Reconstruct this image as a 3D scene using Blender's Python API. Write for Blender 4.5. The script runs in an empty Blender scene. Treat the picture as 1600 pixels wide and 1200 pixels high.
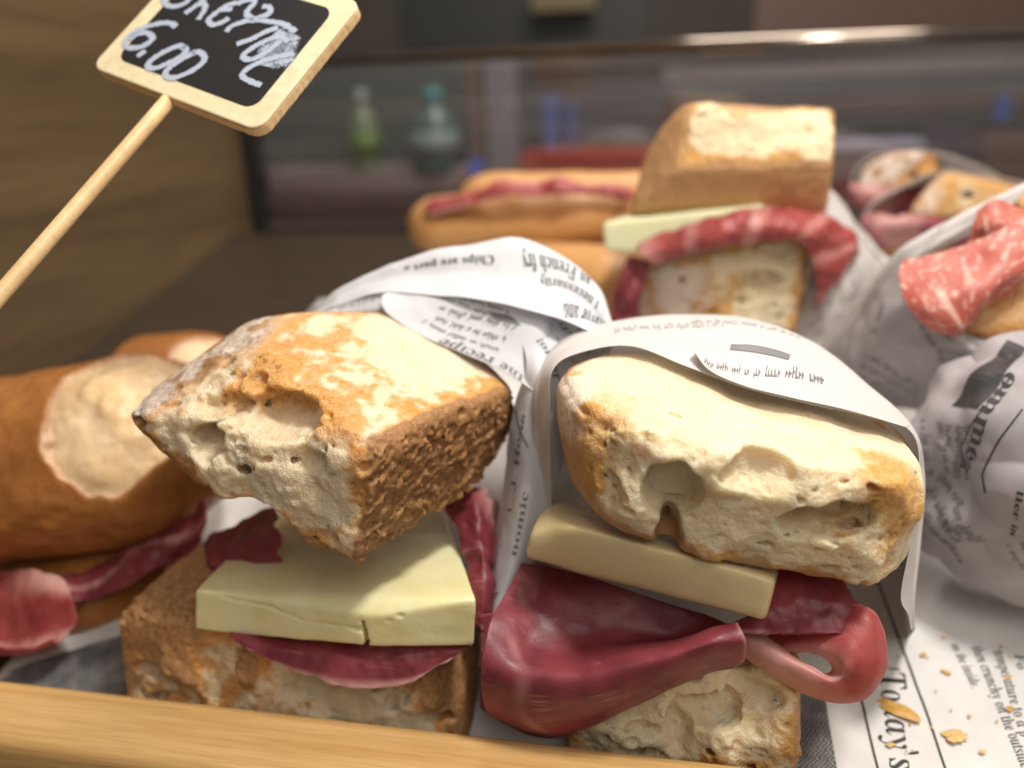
import bpy, bmesh, math, random
import numpy as np
from math import sin, cos, tan, radians, pi, atan2, sqrt
random.seed(7); T0 = __import__('time').time()
sc = bpy.context.scene
# ---------------------------------------------------------------- camera (all lengths below are in cm, K turns them into metres)
K = 0.01
FPX = 800 / tan(radians(32.5)); PIT, YAW, ROLL = radians(20), radians(11), radians(1.8)
cF = np.array([-sin(YAW)*cos(PIT), cos(YAW)*cos(PIT), -sin(PIT)]); r0 = np.array([cos(YAW), sin(YAW), 0.]); u0 = np.cross(r0, cF)
cR = cos(ROLL)*r0 - sin(ROLL)*u0; cU = cos(ROLL)*u0 + sin(ROLL)*r0
CAM = np.array([0, 0, 18.])
def ray(u, v): return cF + (u-800)/FPX*cR - (v-600)/FPX*cU
def P(u, v, d): return CAM + d*ray(u, v)                       # point at a camera distance
def W(u, v, y):                                                # point in the vertical plane y
    r = ray(u, v); return CAM + (y-CAM[1])/r[1]*r
SL = 0.2                                                       # the tray climbs a little towards the back
def fl(y): return SL*(y-16.3)
def G(u, v, h=0.0):                                            # point on the sloping tray floor
    r = ray(u, v); d = (SL*(CAM[1]-16.3)+h-CAM[2])/(r[2]-SL*r[1]); return CAM + d*r
def px(p):
    q = np.asarray(p)-CAM; d = q@cF; return np.stack([800+FPX*(q@cR)/d, 600-FPX*(q@cU)/d], -1)
import mathutils
cam_d = bpy.data.cameras.new('camera'); cam = bpy.data.objects.new('camera', cam_d); sc.collection.objects.link(cam); sc.camera = cam
M3 = mathutils.Matrix([[cR[i], cU[i], -cF[i]] for i in range(3)])
cam.matrix_world = mathutils.Matrix.Translation(mathutils.Vector(CAM*K)) @ M3.to_4x4()
cam_d.sensor_width = 36; cam_d.lens = 18/tan(radians(32.5)); cam_d.clip_start = 0.01; cam_d.clip_end = 60
cam_d.dof.use_dof = True; cam_d.dof.focus_distance = 0.195; cam_d.dof.aperture_fstop = 5.8
# ---------------------------------------------------------------- light
sc.cycles.max_bounces = 7; sc.cycles.diffuse_bounces = 3; sc.cycles.glossy_bounces = 3; sc.cycles.transmission_bounces = 4; sc.cycles.sample_clamp_indirect = 4
w = bpy.data.worlds.new('World'); sc.world = w; w.use_nodes = True
w.node_tree.nodes['Background'].inputs[0].default_value = (1.0, .90, .83, 1); w.node_tree.nodes['Background'].inputs[1].default_value = 0.23
def lamp(name, loc, aim, size, power, col, size_y=None):
    L = bpy.data.lights.new(name, 'AREA'); L.energy = power; L.color = col; L.size = size*K
    if size_y: L.shape = 'RECTANGLE'; L.size_y = size_y*K
    o = bpy.data.objects.new(name, L); sc.collection.objects.link(o)
    o.location = [c*K for c in loc]
    o.rotation_euler = (mathutils.Vector(aim)-mathutils.Vector(loc)).to_track_quat('-Z', 'Y').to_euler(); return o
lamp('case_lamp', (12, 12, 56), (0, 20, 4), 7, 2.7, (1, .94, .86))
lamp('shop_fill', (22, -22, 62), (0, 22, 4), 45, 2.0, (1, .93, .86))
lamp('background_fill', (10, 80, 95), (10, 115, 5), 60, 11.0, (1, .9, .82))  # added lamp, out of view, to brighten the shop behind the glass
sc.view_settings.view_transform = 'Standard'; sc.view_settings.look = 'None'; sc.view_settings.exposure = 0; sc.view_settings.gamma = 1
# ---------------------------------------------------------------- materials
def newmat(name):
    m = bpy.data.materials.new(name); m.use_nodes = True; nt = m.node_tree
    return m, nt, nt.nodes['Principled BSDF']
def N(nt, t, **kw):
    n = nt.nodes.new(t)
    for k, v in kw.items():
        if k in n.inputs: n.inputs[k].default_value = v
        else: setattr(n, k, v)
    return n
def ramp(nt, src, stops):
    r = nt.nodes.new('ShaderNodeValToRGB'); nt.links.new(src, r.inputs[0]); e = r.color_ramp.elements
    while len(e) < len(stops): e.new(0.5)
    for q, (p, c) in zip(e, stops): q.position = p; q.color = (c if len(c) == 4 else tuple(c)+(1,))
    return r.outputs[0]
def mix(nt, f, a, b, mode='MIX'):
    n = nt.nodes.new('ShaderNodeMix'); n.data_type = 'RGBA'; n.blend_type = mode
    for sock, v in ((0, f), (6, a), (7, b)):
        if hasattr(v, 'is_output'): nt.links.new(v, n.inputs[sock])
        else: n.inputs[sock].default_value = v if sock == 0 else tuple(v)+(1,)
    return n.outputs[2]
def mth(nt, op, a, b=None, c=None):
    n = nt.nodes.new('ShaderNodeMath'); n.operation = op
    for i, v in enumerate((a, b, c)):
        if v is None: continue
        if hasattr(v, 'is_output'): nt.links.new(v, n.inputs[i])
        else: n.inputs[i].default_value = v
    return n.outputs[0]
def cmcoord(nt, scale=(1, 1, 1), kind='Object'):
    tc = nt.nodes.new('ShaderNodeTexCoord'); mp = nt.nodes.new('ShaderNodeMapping')
    f = 100 if kind == 'Object' else 1
    mp.inputs['Scale'].default_value = [f*s for s in scale]
    nt.links.new(tc.outputs[kind], mp.inputs[0]); return mp.outputs[0]
def noise(nt, co, scale, detail=4, rough=.55, dist=0):
    n = nt.nodes.new('ShaderNodeTexNoise'); n.inputs['Scale'].default_value = scale; n.inputs['Detail'].default_value = detail
    n.inputs['Roughness'].default_value = rough; n.inputs['Distortion'].default_value = dist
    nt.links.new(co, n.inputs['Vector']); return n.outputs[0]
def bump(nt, b, h, strength, dist):
    n = nt.nodes.new('ShaderNodeBump'); n.inputs['Strength'].default_value = strength; n.inputs['Distance'].default_value = dist*K
    nt.links.new(h, n.inputs['Height']); nt.links.new(n.outputs[0], b.inputs['Normal'])
def bread_mat(name, crumb=(.80, .68, .44), crumb2=(.72, .55, .28), toast=(.62, .29, .06), crust=(.40, .19, .07), crust2=(.56, .32, .14), gloss=.55, fine=1.0):
    m, nt, b = newmat(name); L = nt.links
    at = N(nt, 'ShaderNodeAttribute', attribute_name='mask'); sp = nt.nodes.new('ShaderNodeSeparateColor'); L.new(at.outputs['Color'], sp.inputs[0])
    co = cmcoord(nt)
    n1 = noise(nt, co, 1.1, 5, .6); n2 = noise(nt, co, 7, 4, .7, .4); n3 = noise(nt, co, 22, 3, .7)
    cr = mix(nt, ramp(nt, n1, [(.35, (0, 0, 0)), (.68, (1, 1, 1))]), crumb, crumb2)
    cr = mix(nt, mth(nt, 'MULTIPLY', ramp(nt, n2, [(.45, (0, 0, 0)), (.75, (1, 1, 1))]), .35), cr, (.9, .82, .62))
    tf = mth(nt, 'ADD', sp.outputs[1], mth(nt, 'MULTIPLY', mth(nt, 'SUBTRACT', n2, .5), 1.1))
    tf = mth(nt, 'MULTIPLY', ramp(nt, tf, [(.15, (0, 0, 0)), (1., (1, 1, 1))]), mth(nt, 'MINIMUM', mth(nt, 'MULTIPLY', sp.outputs[1], 3), 1))
    c = mix(nt, tf, cr, toast)
    cc = mix(nt, ramp(nt, n2, [(.3, (0, 0, 0)), (.7, (1, 1, 1))]), crust, crust2)
    cc = mix(nt, mth(nt, 'MULTIPLY', ramp(nt, n3, [(.5, (0, 0, 0)), (.7, (1, 1, 1))]), .35), cc, (.72, .5, .26))
    c = mix(nt, sp.outputs[0], c, cc)
    ff = mth(nt, 'MULTIPLY', sp.outputs[2], ramp(nt, mth(nt, 'ADD', mth(nt, 'MULTIPLY', n3, .5), mth(nt, 'MULTIPLY', n2, .5)), [(.36, (0, 0, 0)), (.58, (1, 1, 1))]))
    c = mix(nt, ff, c, (.74, .68, .60))
    L.new(c, b.inputs['Base Color']); b.inputs['Roughness'].default_value = gloss
    b.inputs['Subsurface Radius'].default_value = (1, .86, .66); b.inputs['Subsurface Scale'].default_value = .0042
    L.new(mth(nt, 'MULTIPLY_ADD', sp.outputs[0], -.7, .8), b.inputs['Subsurface Weight'])
    b.inputs['Specular IOR Level'].default_value = .35
    def cells(scl):
        vo = nt.nodes.new('ShaderNodeTexVoronoi'); vo.inputs['Scale'].default_value = scl; ad = nt.nodes.new('ShaderNodeVectorMath'); ad.operation = 'ADD'
        nz = nt.nodes.new('ShaderNodeTexNoise'); nz.inputs['Scale'].default_value = 3.; L.new(co, nz.inputs['Vector']); L.new(co, ad.inputs[0]); L.new(nz.outputs['Color'], ad.inputs[1]); L.new(ad.outputs[0], vo.inputs['Vector'])
        return ramp(nt, vo.outputs['Distance'], [(.05, (0, 0, 0)), (.62, (1, 1, 1))])
    soft = mth(nt, 'SUBTRACT', 1, sp.outputs[0])
    cl = mth(nt, 'MULTIPLY', mth(nt, 'ADD', mth(nt, 'MULTIPLY', cells(4.5), 1.0), mth(nt, 'MULTIPLY', cells(11), .7)), soft)
    h = mth(nt, 'ADD', mth(nt, 'MULTIPLY', noise(nt, co, 9, 4, .65, .5), .55), mth(nt, 'MULTIPLY', noise(nt, co, 34, 3, .7), .3))
    bump(nt, b, mth(nt, 'ADD', h, cl), .62*fine, .09)
    return m
def ham_mat(name, red=(.15, .020, .032), red2=(.25, .046, .058), fat=(.66, .38, .34), streak=(1.1, 4, 1), amount=.28):
    m, nt, b = newmat(name); L = nt.links
    at = N(nt, 'ShaderNodeAttribute', attribute_name='mask'); sp = nt.nodes.new('ShaderNodeSeparateColor'); L.new(at.outputs['Color'], sp.inputs[0])
    co = cmcoord(nt); uv = cmcoord(nt, streak, 'UV')
    n1 = noise(nt, co, .9, 3, .5); base = mix(nt, ramp(nt, n1, [(.35, (0, 0, 0)), (.65, (1, 1, 1))]), red, red2)
    ns = noise(nt, uv, .9, 3, .5, 1.4)
    st = mth(nt, 'ABSOLUTE', mth(nt, 'SUBTRACT', ns, .5))
    st = ramp(nt, st, [(.0, (1, 1, 1)), (.006, (.7, .7, .7)), (.016, (0, 0, 0))])
    gate = ramp(nt, noise(nt, co, 1.3, 2, .5), [(.5, (0, 0, 0)), (.7, (1, 1, 1))])
    f = mth(nt, 'MAXIMUM', mth(nt, 'MULTIPLY', mth(nt, 'MULTIPLY', st, gate), amount), sp.outputs[0])
    f = mth(nt, 'MAXIMUM', f, mth(nt, 'MULTIPLY', ramp(nt, noise(nt, co, 16, 4, .7), [(.55, (0, 0, 0)), (.72, (1, 1, 1))]), .05))
    L.new(mix(nt, f, base, fat), b.inputs['Base Color'])
    b.inputs['Roughness'].default_value = .46; b.inputs['Specular IOR Level'].default_value = .4; b.inputs['Coat Weight'].default_value = .06; b.inputs['Coat Roughness'].default_value = .2
    b.inputs['Subsurface Weight'].default_value = .45; b.inputs['Subsurface Radius'].default_value = (1, .35, .25); b.inputs['Subsurface Scale'].default_value = .003
    bump(nt, b, mth(nt, 'ADD', noise(nt, co, 5, 4, .6, .8), mth(nt, 'MULTIPLY', noise(nt, co, 45, 2, .6), .25)), .28, .06)
    return m
def cheese_mat(name, col=(.76, .70, .36), col2=(.80, .76, .47)):
    m, nt, b = newmat(name); L = nt.links; co = cmcoord(nt)
    n1 = noise(nt, co, .8, 3, .5)
    c = mix(nt, ramp(nt, n1, [(.35, (0, 0, 0)), (.65, (1, 1, 1))]), col, col2)
    c = mix(nt, mth(nt, 'MULTIPLY', ramp(nt, noise(nt, co, 25, 2), [(.68, (0, 0, 0)), (.74, (1, 1, 1))]), .25), c, (.5, .42, .15))
    L.new(c, b.inputs['Base Color']); b.inputs['Roughness'].default_value = .38
    b.inputs['Subsurface Weight'].default_value = .6; b.inputs['Subsurface Radius'].default_value = (1, .8, .35); b.inputs['Subsurface Scale'].default_value = .004
    bump(nt, b, mth(nt, 'ADD', noise(nt, co, 3, 4, .6), mth(nt, 'MULTIPLY', noise(nt, co, 30, 2), .2)), .35, .05)
    return m
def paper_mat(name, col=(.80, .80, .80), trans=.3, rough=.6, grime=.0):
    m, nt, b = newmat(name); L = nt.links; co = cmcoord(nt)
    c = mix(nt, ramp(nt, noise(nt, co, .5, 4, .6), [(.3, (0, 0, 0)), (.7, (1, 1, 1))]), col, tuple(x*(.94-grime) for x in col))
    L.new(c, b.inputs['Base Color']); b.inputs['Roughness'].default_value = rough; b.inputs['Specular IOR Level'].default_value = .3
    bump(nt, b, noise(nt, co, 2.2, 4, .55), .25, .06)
    tr = nt.nodes.new('ShaderNodeBsdfTranslucent'); L.new(c, tr.inputs[0]); mx = nt.nodes.new('ShaderNodeMixShader'); mx.inputs[0].default_value = trans
    out = nt.nodes['Material Output']; L.new(b.outputs[0], mx.inputs[1]); L.new(tr.outputs[0], mx.inputs[2]); L.new(mx.outputs[0], out.inputs[0])
    return m
def plain(name, col, rough=.5, metal=0, emit=None, var=.15, spec=.5, scale=.4):
    m, nt, b = newmat(name); co = cmcoord(nt)
    c = mix(nt, noise(nt, co, scale, 4), tuple(x*(1-var) for x in col), tuple(min(1, x*(1+var)) for x in col)); nt.links.new(c, b.inputs['Base Color'])
    b.inputs['Roughness'].default_value = rough; b.inputs['Metallic'].default_value = metal; b.inputs['Specular IOR Level'].default_value = spec
    if emit: b.inputs['Emission Color'].default_value = tuple(col)+(1,); b.inputs['Emission Strength'].default_value = emit
    return m
def wood_mat(name, a, bcol, axis=(.06, 1.6, 1.6), rough=.4, sc_=1.6):
    m, nt, b = newmat(name); L = nt.links; co = cmcoord(nt, axis)
    n1 = noise(nt, co, sc_, 6, .62, .5); n2 = noise(nt, co, sc_*6, 3, .6)
    c = mix(nt, ramp(nt, n1, [(.30, (0, 0, 0)), (.72, (1, 1, 1))]), a, bcol)
    c = mix(nt, mth(nt, 'MULTIPLY', ramp(nt, n2, [(.5, (0, 0, 0)), (.7, (1, 1, 1))]), .3), c, tuple(x*.6 for x in a))
    L.new(c, b.inputs['Base Color']); b.inputs['Roughness'].default_value = rough
    bump(nt, b, n2, .25, .04); return m
M = dict(
    breadA=bread_mat('toasted_ciabatta', crumb=(.87, .72, .51), crumb2=(.84, .65, .40), toast=(.64, .29, .05), crust=(.22, .095, .032), crust2=(.44, .23, .09), gloss=.5),
    breadB=bread_mat('light_ciabatta', crumb=(.87, .74, .51), crumb2=(.84, .67, .41), toast=(.62, .32, .07), crust=(.45, .23, .09), crust2=(.58, .34, .16), gloss=.5),
    roll=bread_mat('smooth_brown_roll', crumb=(.86, .72, .50), crumb2=(.82, .64, .40), toast=(.70, .42, .16), crust=(.34, .115, .022), crust2=(.42, .165, .040), gloss=.22, fine=.22),
    bun=bread_mat('golden_bun', crumb=(.75, .6, .36), crumb2=(.7, .5, .26), toast=(.62, .32, .1), crust=(.56, .27, .085), crust2=(.62, .34, .13), gloss=.4, fine=.3),
    ham=ham_mat('cured_ham'), ham2=ham_mat('cured_ham_pink', (.27, .035, .038), (.40, .085, .075), (.72, .42, .36), amount=.35),
    salami=ham_mat('salami', (.40, .085, .06), (.50, .14, .10), (.76, .46, .38), (1.5, 2, 1), .9),
    cheese=cheese_mat('cheese'), cheeseB=cheese_mat('cheese_pale_brown', (.66, .53, .27), (.70, .58, .33)), cheeseC=cheese_mat('cheese_pale', (.70, .70, .42), (.74, .74, .5)),
    paper=paper_mat('newsprint_paper', (.80, .81, .84)), paperB=paper_mat('greaseproof_paper', (.80, .77, .75), .35, .5),
    liner=paper_mat('liner_paper', (.74, .73, .71), .0, .45, .1), crump_shade=paper_mat('crumpled_newsprint_shaded', (.44, .41, .42), .15, .5, .12),  # crumpled sheet: shade is put into its grey base colour
    ink=plain('black_ink', (.035, .033, .035), .5), inkg=plain('grey_ink', (.16, .155, .16), .55, var=.3, scale=2), inkb=plain('faded_ink', (.34, .31, .31), .55, var=.2),
    rail=wood_mat('bamboo_rail', (.50, .28, .09), (.70, .46, .20)), panel=wood_mat('brown_panel', (.085, .054, .026), (.17, .112, .055), (1, .10, 1.2), .38, .25),
    dark_floor=wood_mat('dark_tray_floor', (.032, .022, .013), (.06, .042, .026), rough=.35), pale=wood_mat('pale_plywood', (.74, .62, .38), (.80, .69, .46), (.3, .3, .3), .55), stick=wood_mat('birch_stick', (.64, .43, .20), (.76, .56, .30), (.6, .6, .6), .5),
    board=plain('black_board', (.012, .012, .013), .55), dark=plain('dark_counter', (.03, .022, .018), .35), black=plain('black_post', (.02, .02, .02), .4),
)
m, nt, b = newmat('chalk'); co = cmcoord(nt)
b.inputs['Base Color'].default_value = (.40, .45, .55, 1); b.inputs['Roughness'].default_value = .9
tr = nt.nodes.new('ShaderNodeBsdfTransparent'); mx = nt.nodes.new('ShaderNodeMixShader')
at = N(nt, 'ShaderNodeAttribute', attribute_name='mask'); sp = nt.nodes.new('ShaderNodeSeparateColor'); nt.links.new(at.outputs['Color'], sp.inputs[0])
cn = ramp(nt, mth(nt, 'ADD', noise(nt, co, 14, 4, .7), mth(nt, 'MULTIPLY', sp.outputs[0], .5)), [(.52, (0, 0, 0)), (.72, (1, 1, 1))])
nt.links.new(cn, mx.inputs[0]); nt.links.new(tr.outputs[0], mx.inputs[1]); nt.links.new(b.outputs[0], mx.inputs[2]); nt.links.new(mx.outputs[0], nt.nodes['Material Output'].inputs[0])
M['chalk'] = m
m, nt, b = newmat('case_glass')
tr = nt.nodes.new('ShaderNodeBsdfRefraction'); tr.inputs['IOR'].default_value = 1.01; tr.inputs['Roughness'].default_value = .17; tr.inputs[0].default_value = (.9, .9, .9, 1); gl = nt.nodes.new('ShaderNodeBsdfGlossy'); gl.inputs['Roughness'].default_value = .02
mx = nt.nodes.new('ShaderNodeMixShader'); mx.inputs[0].default_value = .08
nt.links.new(tr.outputs[0], mx.inputs[1]); nt.links.new(gl.outputs[0], mx.inputs[2])
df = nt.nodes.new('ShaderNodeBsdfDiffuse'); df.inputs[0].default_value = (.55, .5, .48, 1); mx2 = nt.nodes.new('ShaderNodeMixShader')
refl_streak = mth(nt, 'ADD', ramp(nt, noise(nt, cmcoord(nt, (.035, 1, .9)), 1, 5, .65, .3), [(.45, (0, 0, 0)), (.8, (.20, .19, .18))]), .01)  # pale streaks painted into the pane stand in for blurred reflections and haze
nt.links.new(refl_streak, mx2.inputs[0]); nt.links.new(mx.outputs[0], mx2.inputs[1]); nt.links.new(df.outputs[0], mx2.inputs[2]); nt.links.new(mx2.outputs[0], nt.nodes['Material Output'].inputs[0])
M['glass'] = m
# ---------------------------------------------------------------- object helpers
ORG = {}
def tag(o, label=None, cat=None, group=None, kind=None):
    if label: o['label'] = label
    if cat: o['category'] = cat
    if group: o['group'] = group
    if kind: o['kind'] = kind
    return o
def thing(name, label, cat, loc, group=None):
    o = bpy.data.objects.new(name, None); sc.collection.objects.link(o); o.location = [c*K for c in loc]; o.empty_display_size = .01
    ORG[o.name] = np.array(loc, float); return tag(o, label, cat, group)
def mesh(name, V, Fc, mat, parent=None, mask=None, uv=None, smooth=True, label=None):
    V = np.asarray(V, float); me = bpy.data.meshes.new(name)
    org = ORG[parent.name] if parent else V.mean(0)
    me.from_pydata(((V-org)*K).tolist(), [], [tuple(map(int, f)) for f in Fc]) if not isinstance(Fc, np.ndarray) else npmesh(me, (V-org)*K, Fc)
    if mask is not None:
        a = me.color_attributes.new('mask', 'FLOAT_COLOR', 'POINT'); c = np.ones((len(V), 4), np.float32); c[:, :mask.shape[1]] = mask; a.data.foreach_set('color', c.ravel())
    if uv is not None:
        l = me.uv_layers.new(name='UVMap'); idx = np.empty(len(me.loops), np.int32); me.loops.foreach_get('vertex_index', idx); l.data.foreach_set('uv', np.asarray(uv, np.float32)[idx].ravel())
    me.materials.append(mat)
    if smooth: me.polygons.foreach_set('use_smooth', [True]*len(me.polygons))
    me.update(); o = bpy.data.objects.new(name, me); sc.collection.objects.link(o)
    if parent: o.parent = parent
    else: o.location = (org*K).tolist()
    ORG[o.name] = org
    if label: o['label'] = label
    return o
def npmesh(me, V, Fq):
    n = len(Fq); k = Fq.shape[1]
    me.vertices.add(len(V)); me.vertices.foreach_set('co', V.astype(np.float32).ravel())
    me.loops.add(n*k); me.loops.foreach_set('vertex_index', Fq.astype(np.int32).ravel())
    me.polygons.add(n); me.polygons.foreach_set('loop_start', np.arange(0, n*k, k, dtype=np.int32)); me.update(calc_edges=True)
def merge(*parts):
    V = []; Fc = []; n = 0
    for v, f in parts:
        V += [list(map(float, q)) for q in v]; Fc += [tuple(i+n for i in q) for q in f]; n += len(v)
    return np.array(V), Fc
def box(x0, x1, y0, y1, z0, z1):
    v = [(x, y, z) for x in (x0, x1) for y in (y0, y1) for z in (z0, z1)]
    return v, [(0, 1, 3, 2), (4, 6, 7, 5), (0, 4, 5, 1), (2, 3, 7, 6), (0, 2, 6, 4), (1, 5, 7, 3)]
def bevel(o, w_, seg=3):
    mo = o.modifiers.new('bevel', 'BEVEL'); mo.width = w_*K; mo.segments = seg; mo.limit_method = 'ANGLE'; return o
def tube(pts, rad, n=14, caps=True):
    pts = [np.array(p, float) for p in pts]; V = []; Fc = []
    for i, p in enumerate(pts):
        d = pts[min(i+1, len(pts)-1)]-pts[max(i-1, 0)]; d = d/np.linalg.norm(d)
        a = np.cross(d, [0, 0, 1.]); a = a/np.linalg.norm(a) if np.linalg.norm(a) > 1e-3 else np.array([1., 0, 0]); b_ = np.cross(d, a)
        r = rad[i] if hasattr(rad, '__len__') else rad
        V += [p+r*(cos(2*pi*k/n)*a+sin(2*pi*k/n)*b_) for k in range(n)]
    for i in range(len(pts)-1):
        for k in range(n): Fc.append((i*n+k, i*n+(k+1) % n, (i+1)*n+(k+1) % n, (i+1)*n+k))
    if caps: Fc += [tuple(range(n))[::-1], tuple(range((len(pts)-1)*n, len(pts)*n))]
    return V, Fc
# ---------------------------------------------------------------- noise + implicit surfaces
_rng = np.random.default_rng(3); TB = _rng.random((32, 32, 32), dtype=np.float32); JT = _rng.random((32, 32, 32, 4), dtype=np.float32)
def vn(p, f=1.0, off=0.0):
    q = (p*np.float32(f)+np.float32(off+57.3)).astype(np.float32); i = np.floor(q).astype(np.int32); t = q-i; t = t*t*(3-2*t); i &= 31; j = (i+1) & 31
    x, y, z = t[:, 0], t[:, 1], t[:, 2]; a = i.T; b_ = j.T
    g = lambda X, Y, Z: TB[X, Y, Z]
    c00 = g(a[0], a[1], a[2])*(1-x)+g(b_[0], a[1], a[2])*x; c10 = g(a[0], b_[1], a[2])*(1-x)+g(b_[0], b_[1], a[2])*x
    c01 = g(a[0], a[1], b_[2])*(1-x)+g(b_[0], a[1], b_[2])*x; c11 = g(a[0], b_[1], b_[2])*(1-x)+g(b_[0], b_[1], b_[2])*x
    return ((c00*(1-y)+c10*y)*(1-z)+(c01*(1-y)+c11*y)*z)*2-1
def fbm(p, f, o=3, g=.5, off=0):
    s = 0; a = 1.
    for k in range(o): s = s+a*vn(p, f*2**k, off+k*11.7); a *= g
    return s
def pores(p, cell, rmin, rmax, off=0., stretch=(1, 1, 1)):
    q = p*np.array(stretch, np.float32)/cell+off+91.; base = np.floor(q-.5).astype(np.int32); best = np.full(len(p), 9., np.float32)
    for dx in (0, 1):
        for dy in (0, 1):
            for dz in (0, 1):
                c = base+np.array([dx, dy, dz]); h = JT[c[:, 0] & 31, c[:, 1] & 31, c[:, 2] & 31]
                d = (c+.5+(h[:, :3]-.5)*.6)-q; best = np.minimum(best, np.sqrt((d*d).sum(1))*cell-(rmin+(rmax-rmin)*h[:, 3]**2.5))
    return best
def sst(a, b_, x): t = np.clip((x-a)/(b_-a), 0, 1); return t*t*(3-2*t)
def nets(fn, lo, hi, h, coarse=None, cin=1.3):
    lo = np.array(lo, float); n = np.ceil((np.array(hi)-lo)/h).astype(int)+1
    ax = [lo[i]+h*np.arange(n[i]) for i in range(3)]
    nbk = -(-n//8); D = np.ones(tuple(nbk*8), np.float32)
    if coarse is None: act_ = np.ones(tuple(nbk), bool)
    else:
        g_ = np.stack(np.meshgrid(*[lo[i]+h*(8*np.arange(nbk[i])+3.5) for i in range(3)], indexing='ij'), -1).reshape(-1, 3).astype(np.float32)
        cv = coarse(g_).reshape(tuple(nbk)); hr = h*4*1.75; act_ = (cv < hr+.3) & (cv > -hr-cin)
        Db = D.reshape(nbk[0], 8, nbk[1], 8, nbk[2], 8).transpose(0, 2, 4, 1, 3, 5); Db[(cv <= -hr-cin)] = -1
    Db = D.reshape(nbk[0], 8, nbk[1], 8, nbk[2], 8).transpose(0, 2, 4, 1, 3, 5)
    B_ = np.argwhere(act_); r8 = np.stack(np.meshgrid(*[np.arange(8)]*3, indexing='ij'), -1).reshape(-1, 3)
    for q in range(0, len(B_), 1500):
        bb = B_[q:q+1500]; pp = (lo+h*(bb[:, None]*8+r8[None])).reshape(-1, 3).astype(np.float32)
        Db[bb[:, 0], bb[:, 1], bb[:, 2]] = fn(pp).reshape(-1, 8, 8, 8)
    D = D[:n[0], :n[1], :n[2]]
    D[0] = D[-1] = 1; D[:, 0] = D[:, -1] = 1; D[:, :, 0] = D[:, :, -1] = 1
    Sg = D < 0; c = [Sg[i:n[0]-1+i, j:n[1]-1+j, k:n[2]-1+k] for i in (0, 1) for j in (0, 1) for k in (0, 1)]
    a = c[0].copy(); o = c[0].copy()
    for q in c[1:]: a &= q; o |= q
    act = o & ~a; I = np.argwhere(act); idm = np.full(act.shape, -1, np.int32); idm[act] = np.arange(len(I))
    acc = np.zeros((len(I), 3)); cnt = np.zeros(len(I)); cor = [(i, j, k) for i in (0, 1) for j in (0, 1) for k in (0, 1)]
    dv = {cc: D[I[:, 0]+cc[0], I[:, 1]+cc[1], I[:, 2]+cc[2]] for cc in cor}
    for c1 in cor:
        for axi in range(3):
            if c1[axi]: continue
            c2 = list(c1); c2[axi] = 1; c2 = tuple(c2); d1, d2 = dv[c1], dv[c2]; mk = (d1 < 0) != (d2 < 0); t = np.where(mk, d1/np.where(mk, d1-d2, 1), 0)
            pt = np.array(c1, float)+np.outer(t, np.eye(3)[axi]); acc[mk] += pt[mk]; cnt[mk] += 1
    V = lo+h*(I+acc/cnt[:, None]); Fq = []
    for axi in range(3):
        b1, b2 = [(1, 2), (2, 0), (0, 1)][axi]
        s1 = [slice(1, -1)]*3; s1[axi] = slice(0, n[axi]-1); s2 = list(s1); s2[axi] = slice(1, n[axi])
        A, B = Sg[tuple(s1)], Sg[tuple(s2)]
        for cond, flip in ((A & ~B, False), (~A & B, True)):
            e = np.argwhere(cond); off = np.ones(3, int); off[axi] = 0; e = e+off
            if not len(e): continue
            E1 = np.eye(3, dtype=int)[b1]; E2 = np.eye(3, dtype=int)[b2]
            q = [idm[tuple((e-E1-E2).T)], idm[tuple((e-E2).T)], idm[tuple(e.T)], idm[tuple((e-E1).T)]]
            if flip: q = q[::-1]
            Fq.append(np.stack(q, 1))
    return V, np.concatenate(Fq)
def hull_planes(pts):
    pts = np.array(pts, float); c = pts.mean(0); out = []; n = len(pts)
    for i in range(n):
        for j in range(i+1, n):
            for k in range(j+1, n):
                nn = np.cross(pts[j]-pts[i], pts[k]-pts[i]); l = np.linalg.norm(nn)
                if l < 1e-6: continue
                nn /= l; d = nn@pts[i]
                if nn@c > d: nn, d = -nn, -d
                if (pts@nn-d).max() < 1e-4 and not any(abs(nn@m_-1) < 1e-4 and abs(d-e) < 1e-3 for m_, e in out): out.append((nn, d))
    return np.array([o[0] for o in out], np.float32), np.array([o[1] for o in out], np.float32)
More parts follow.
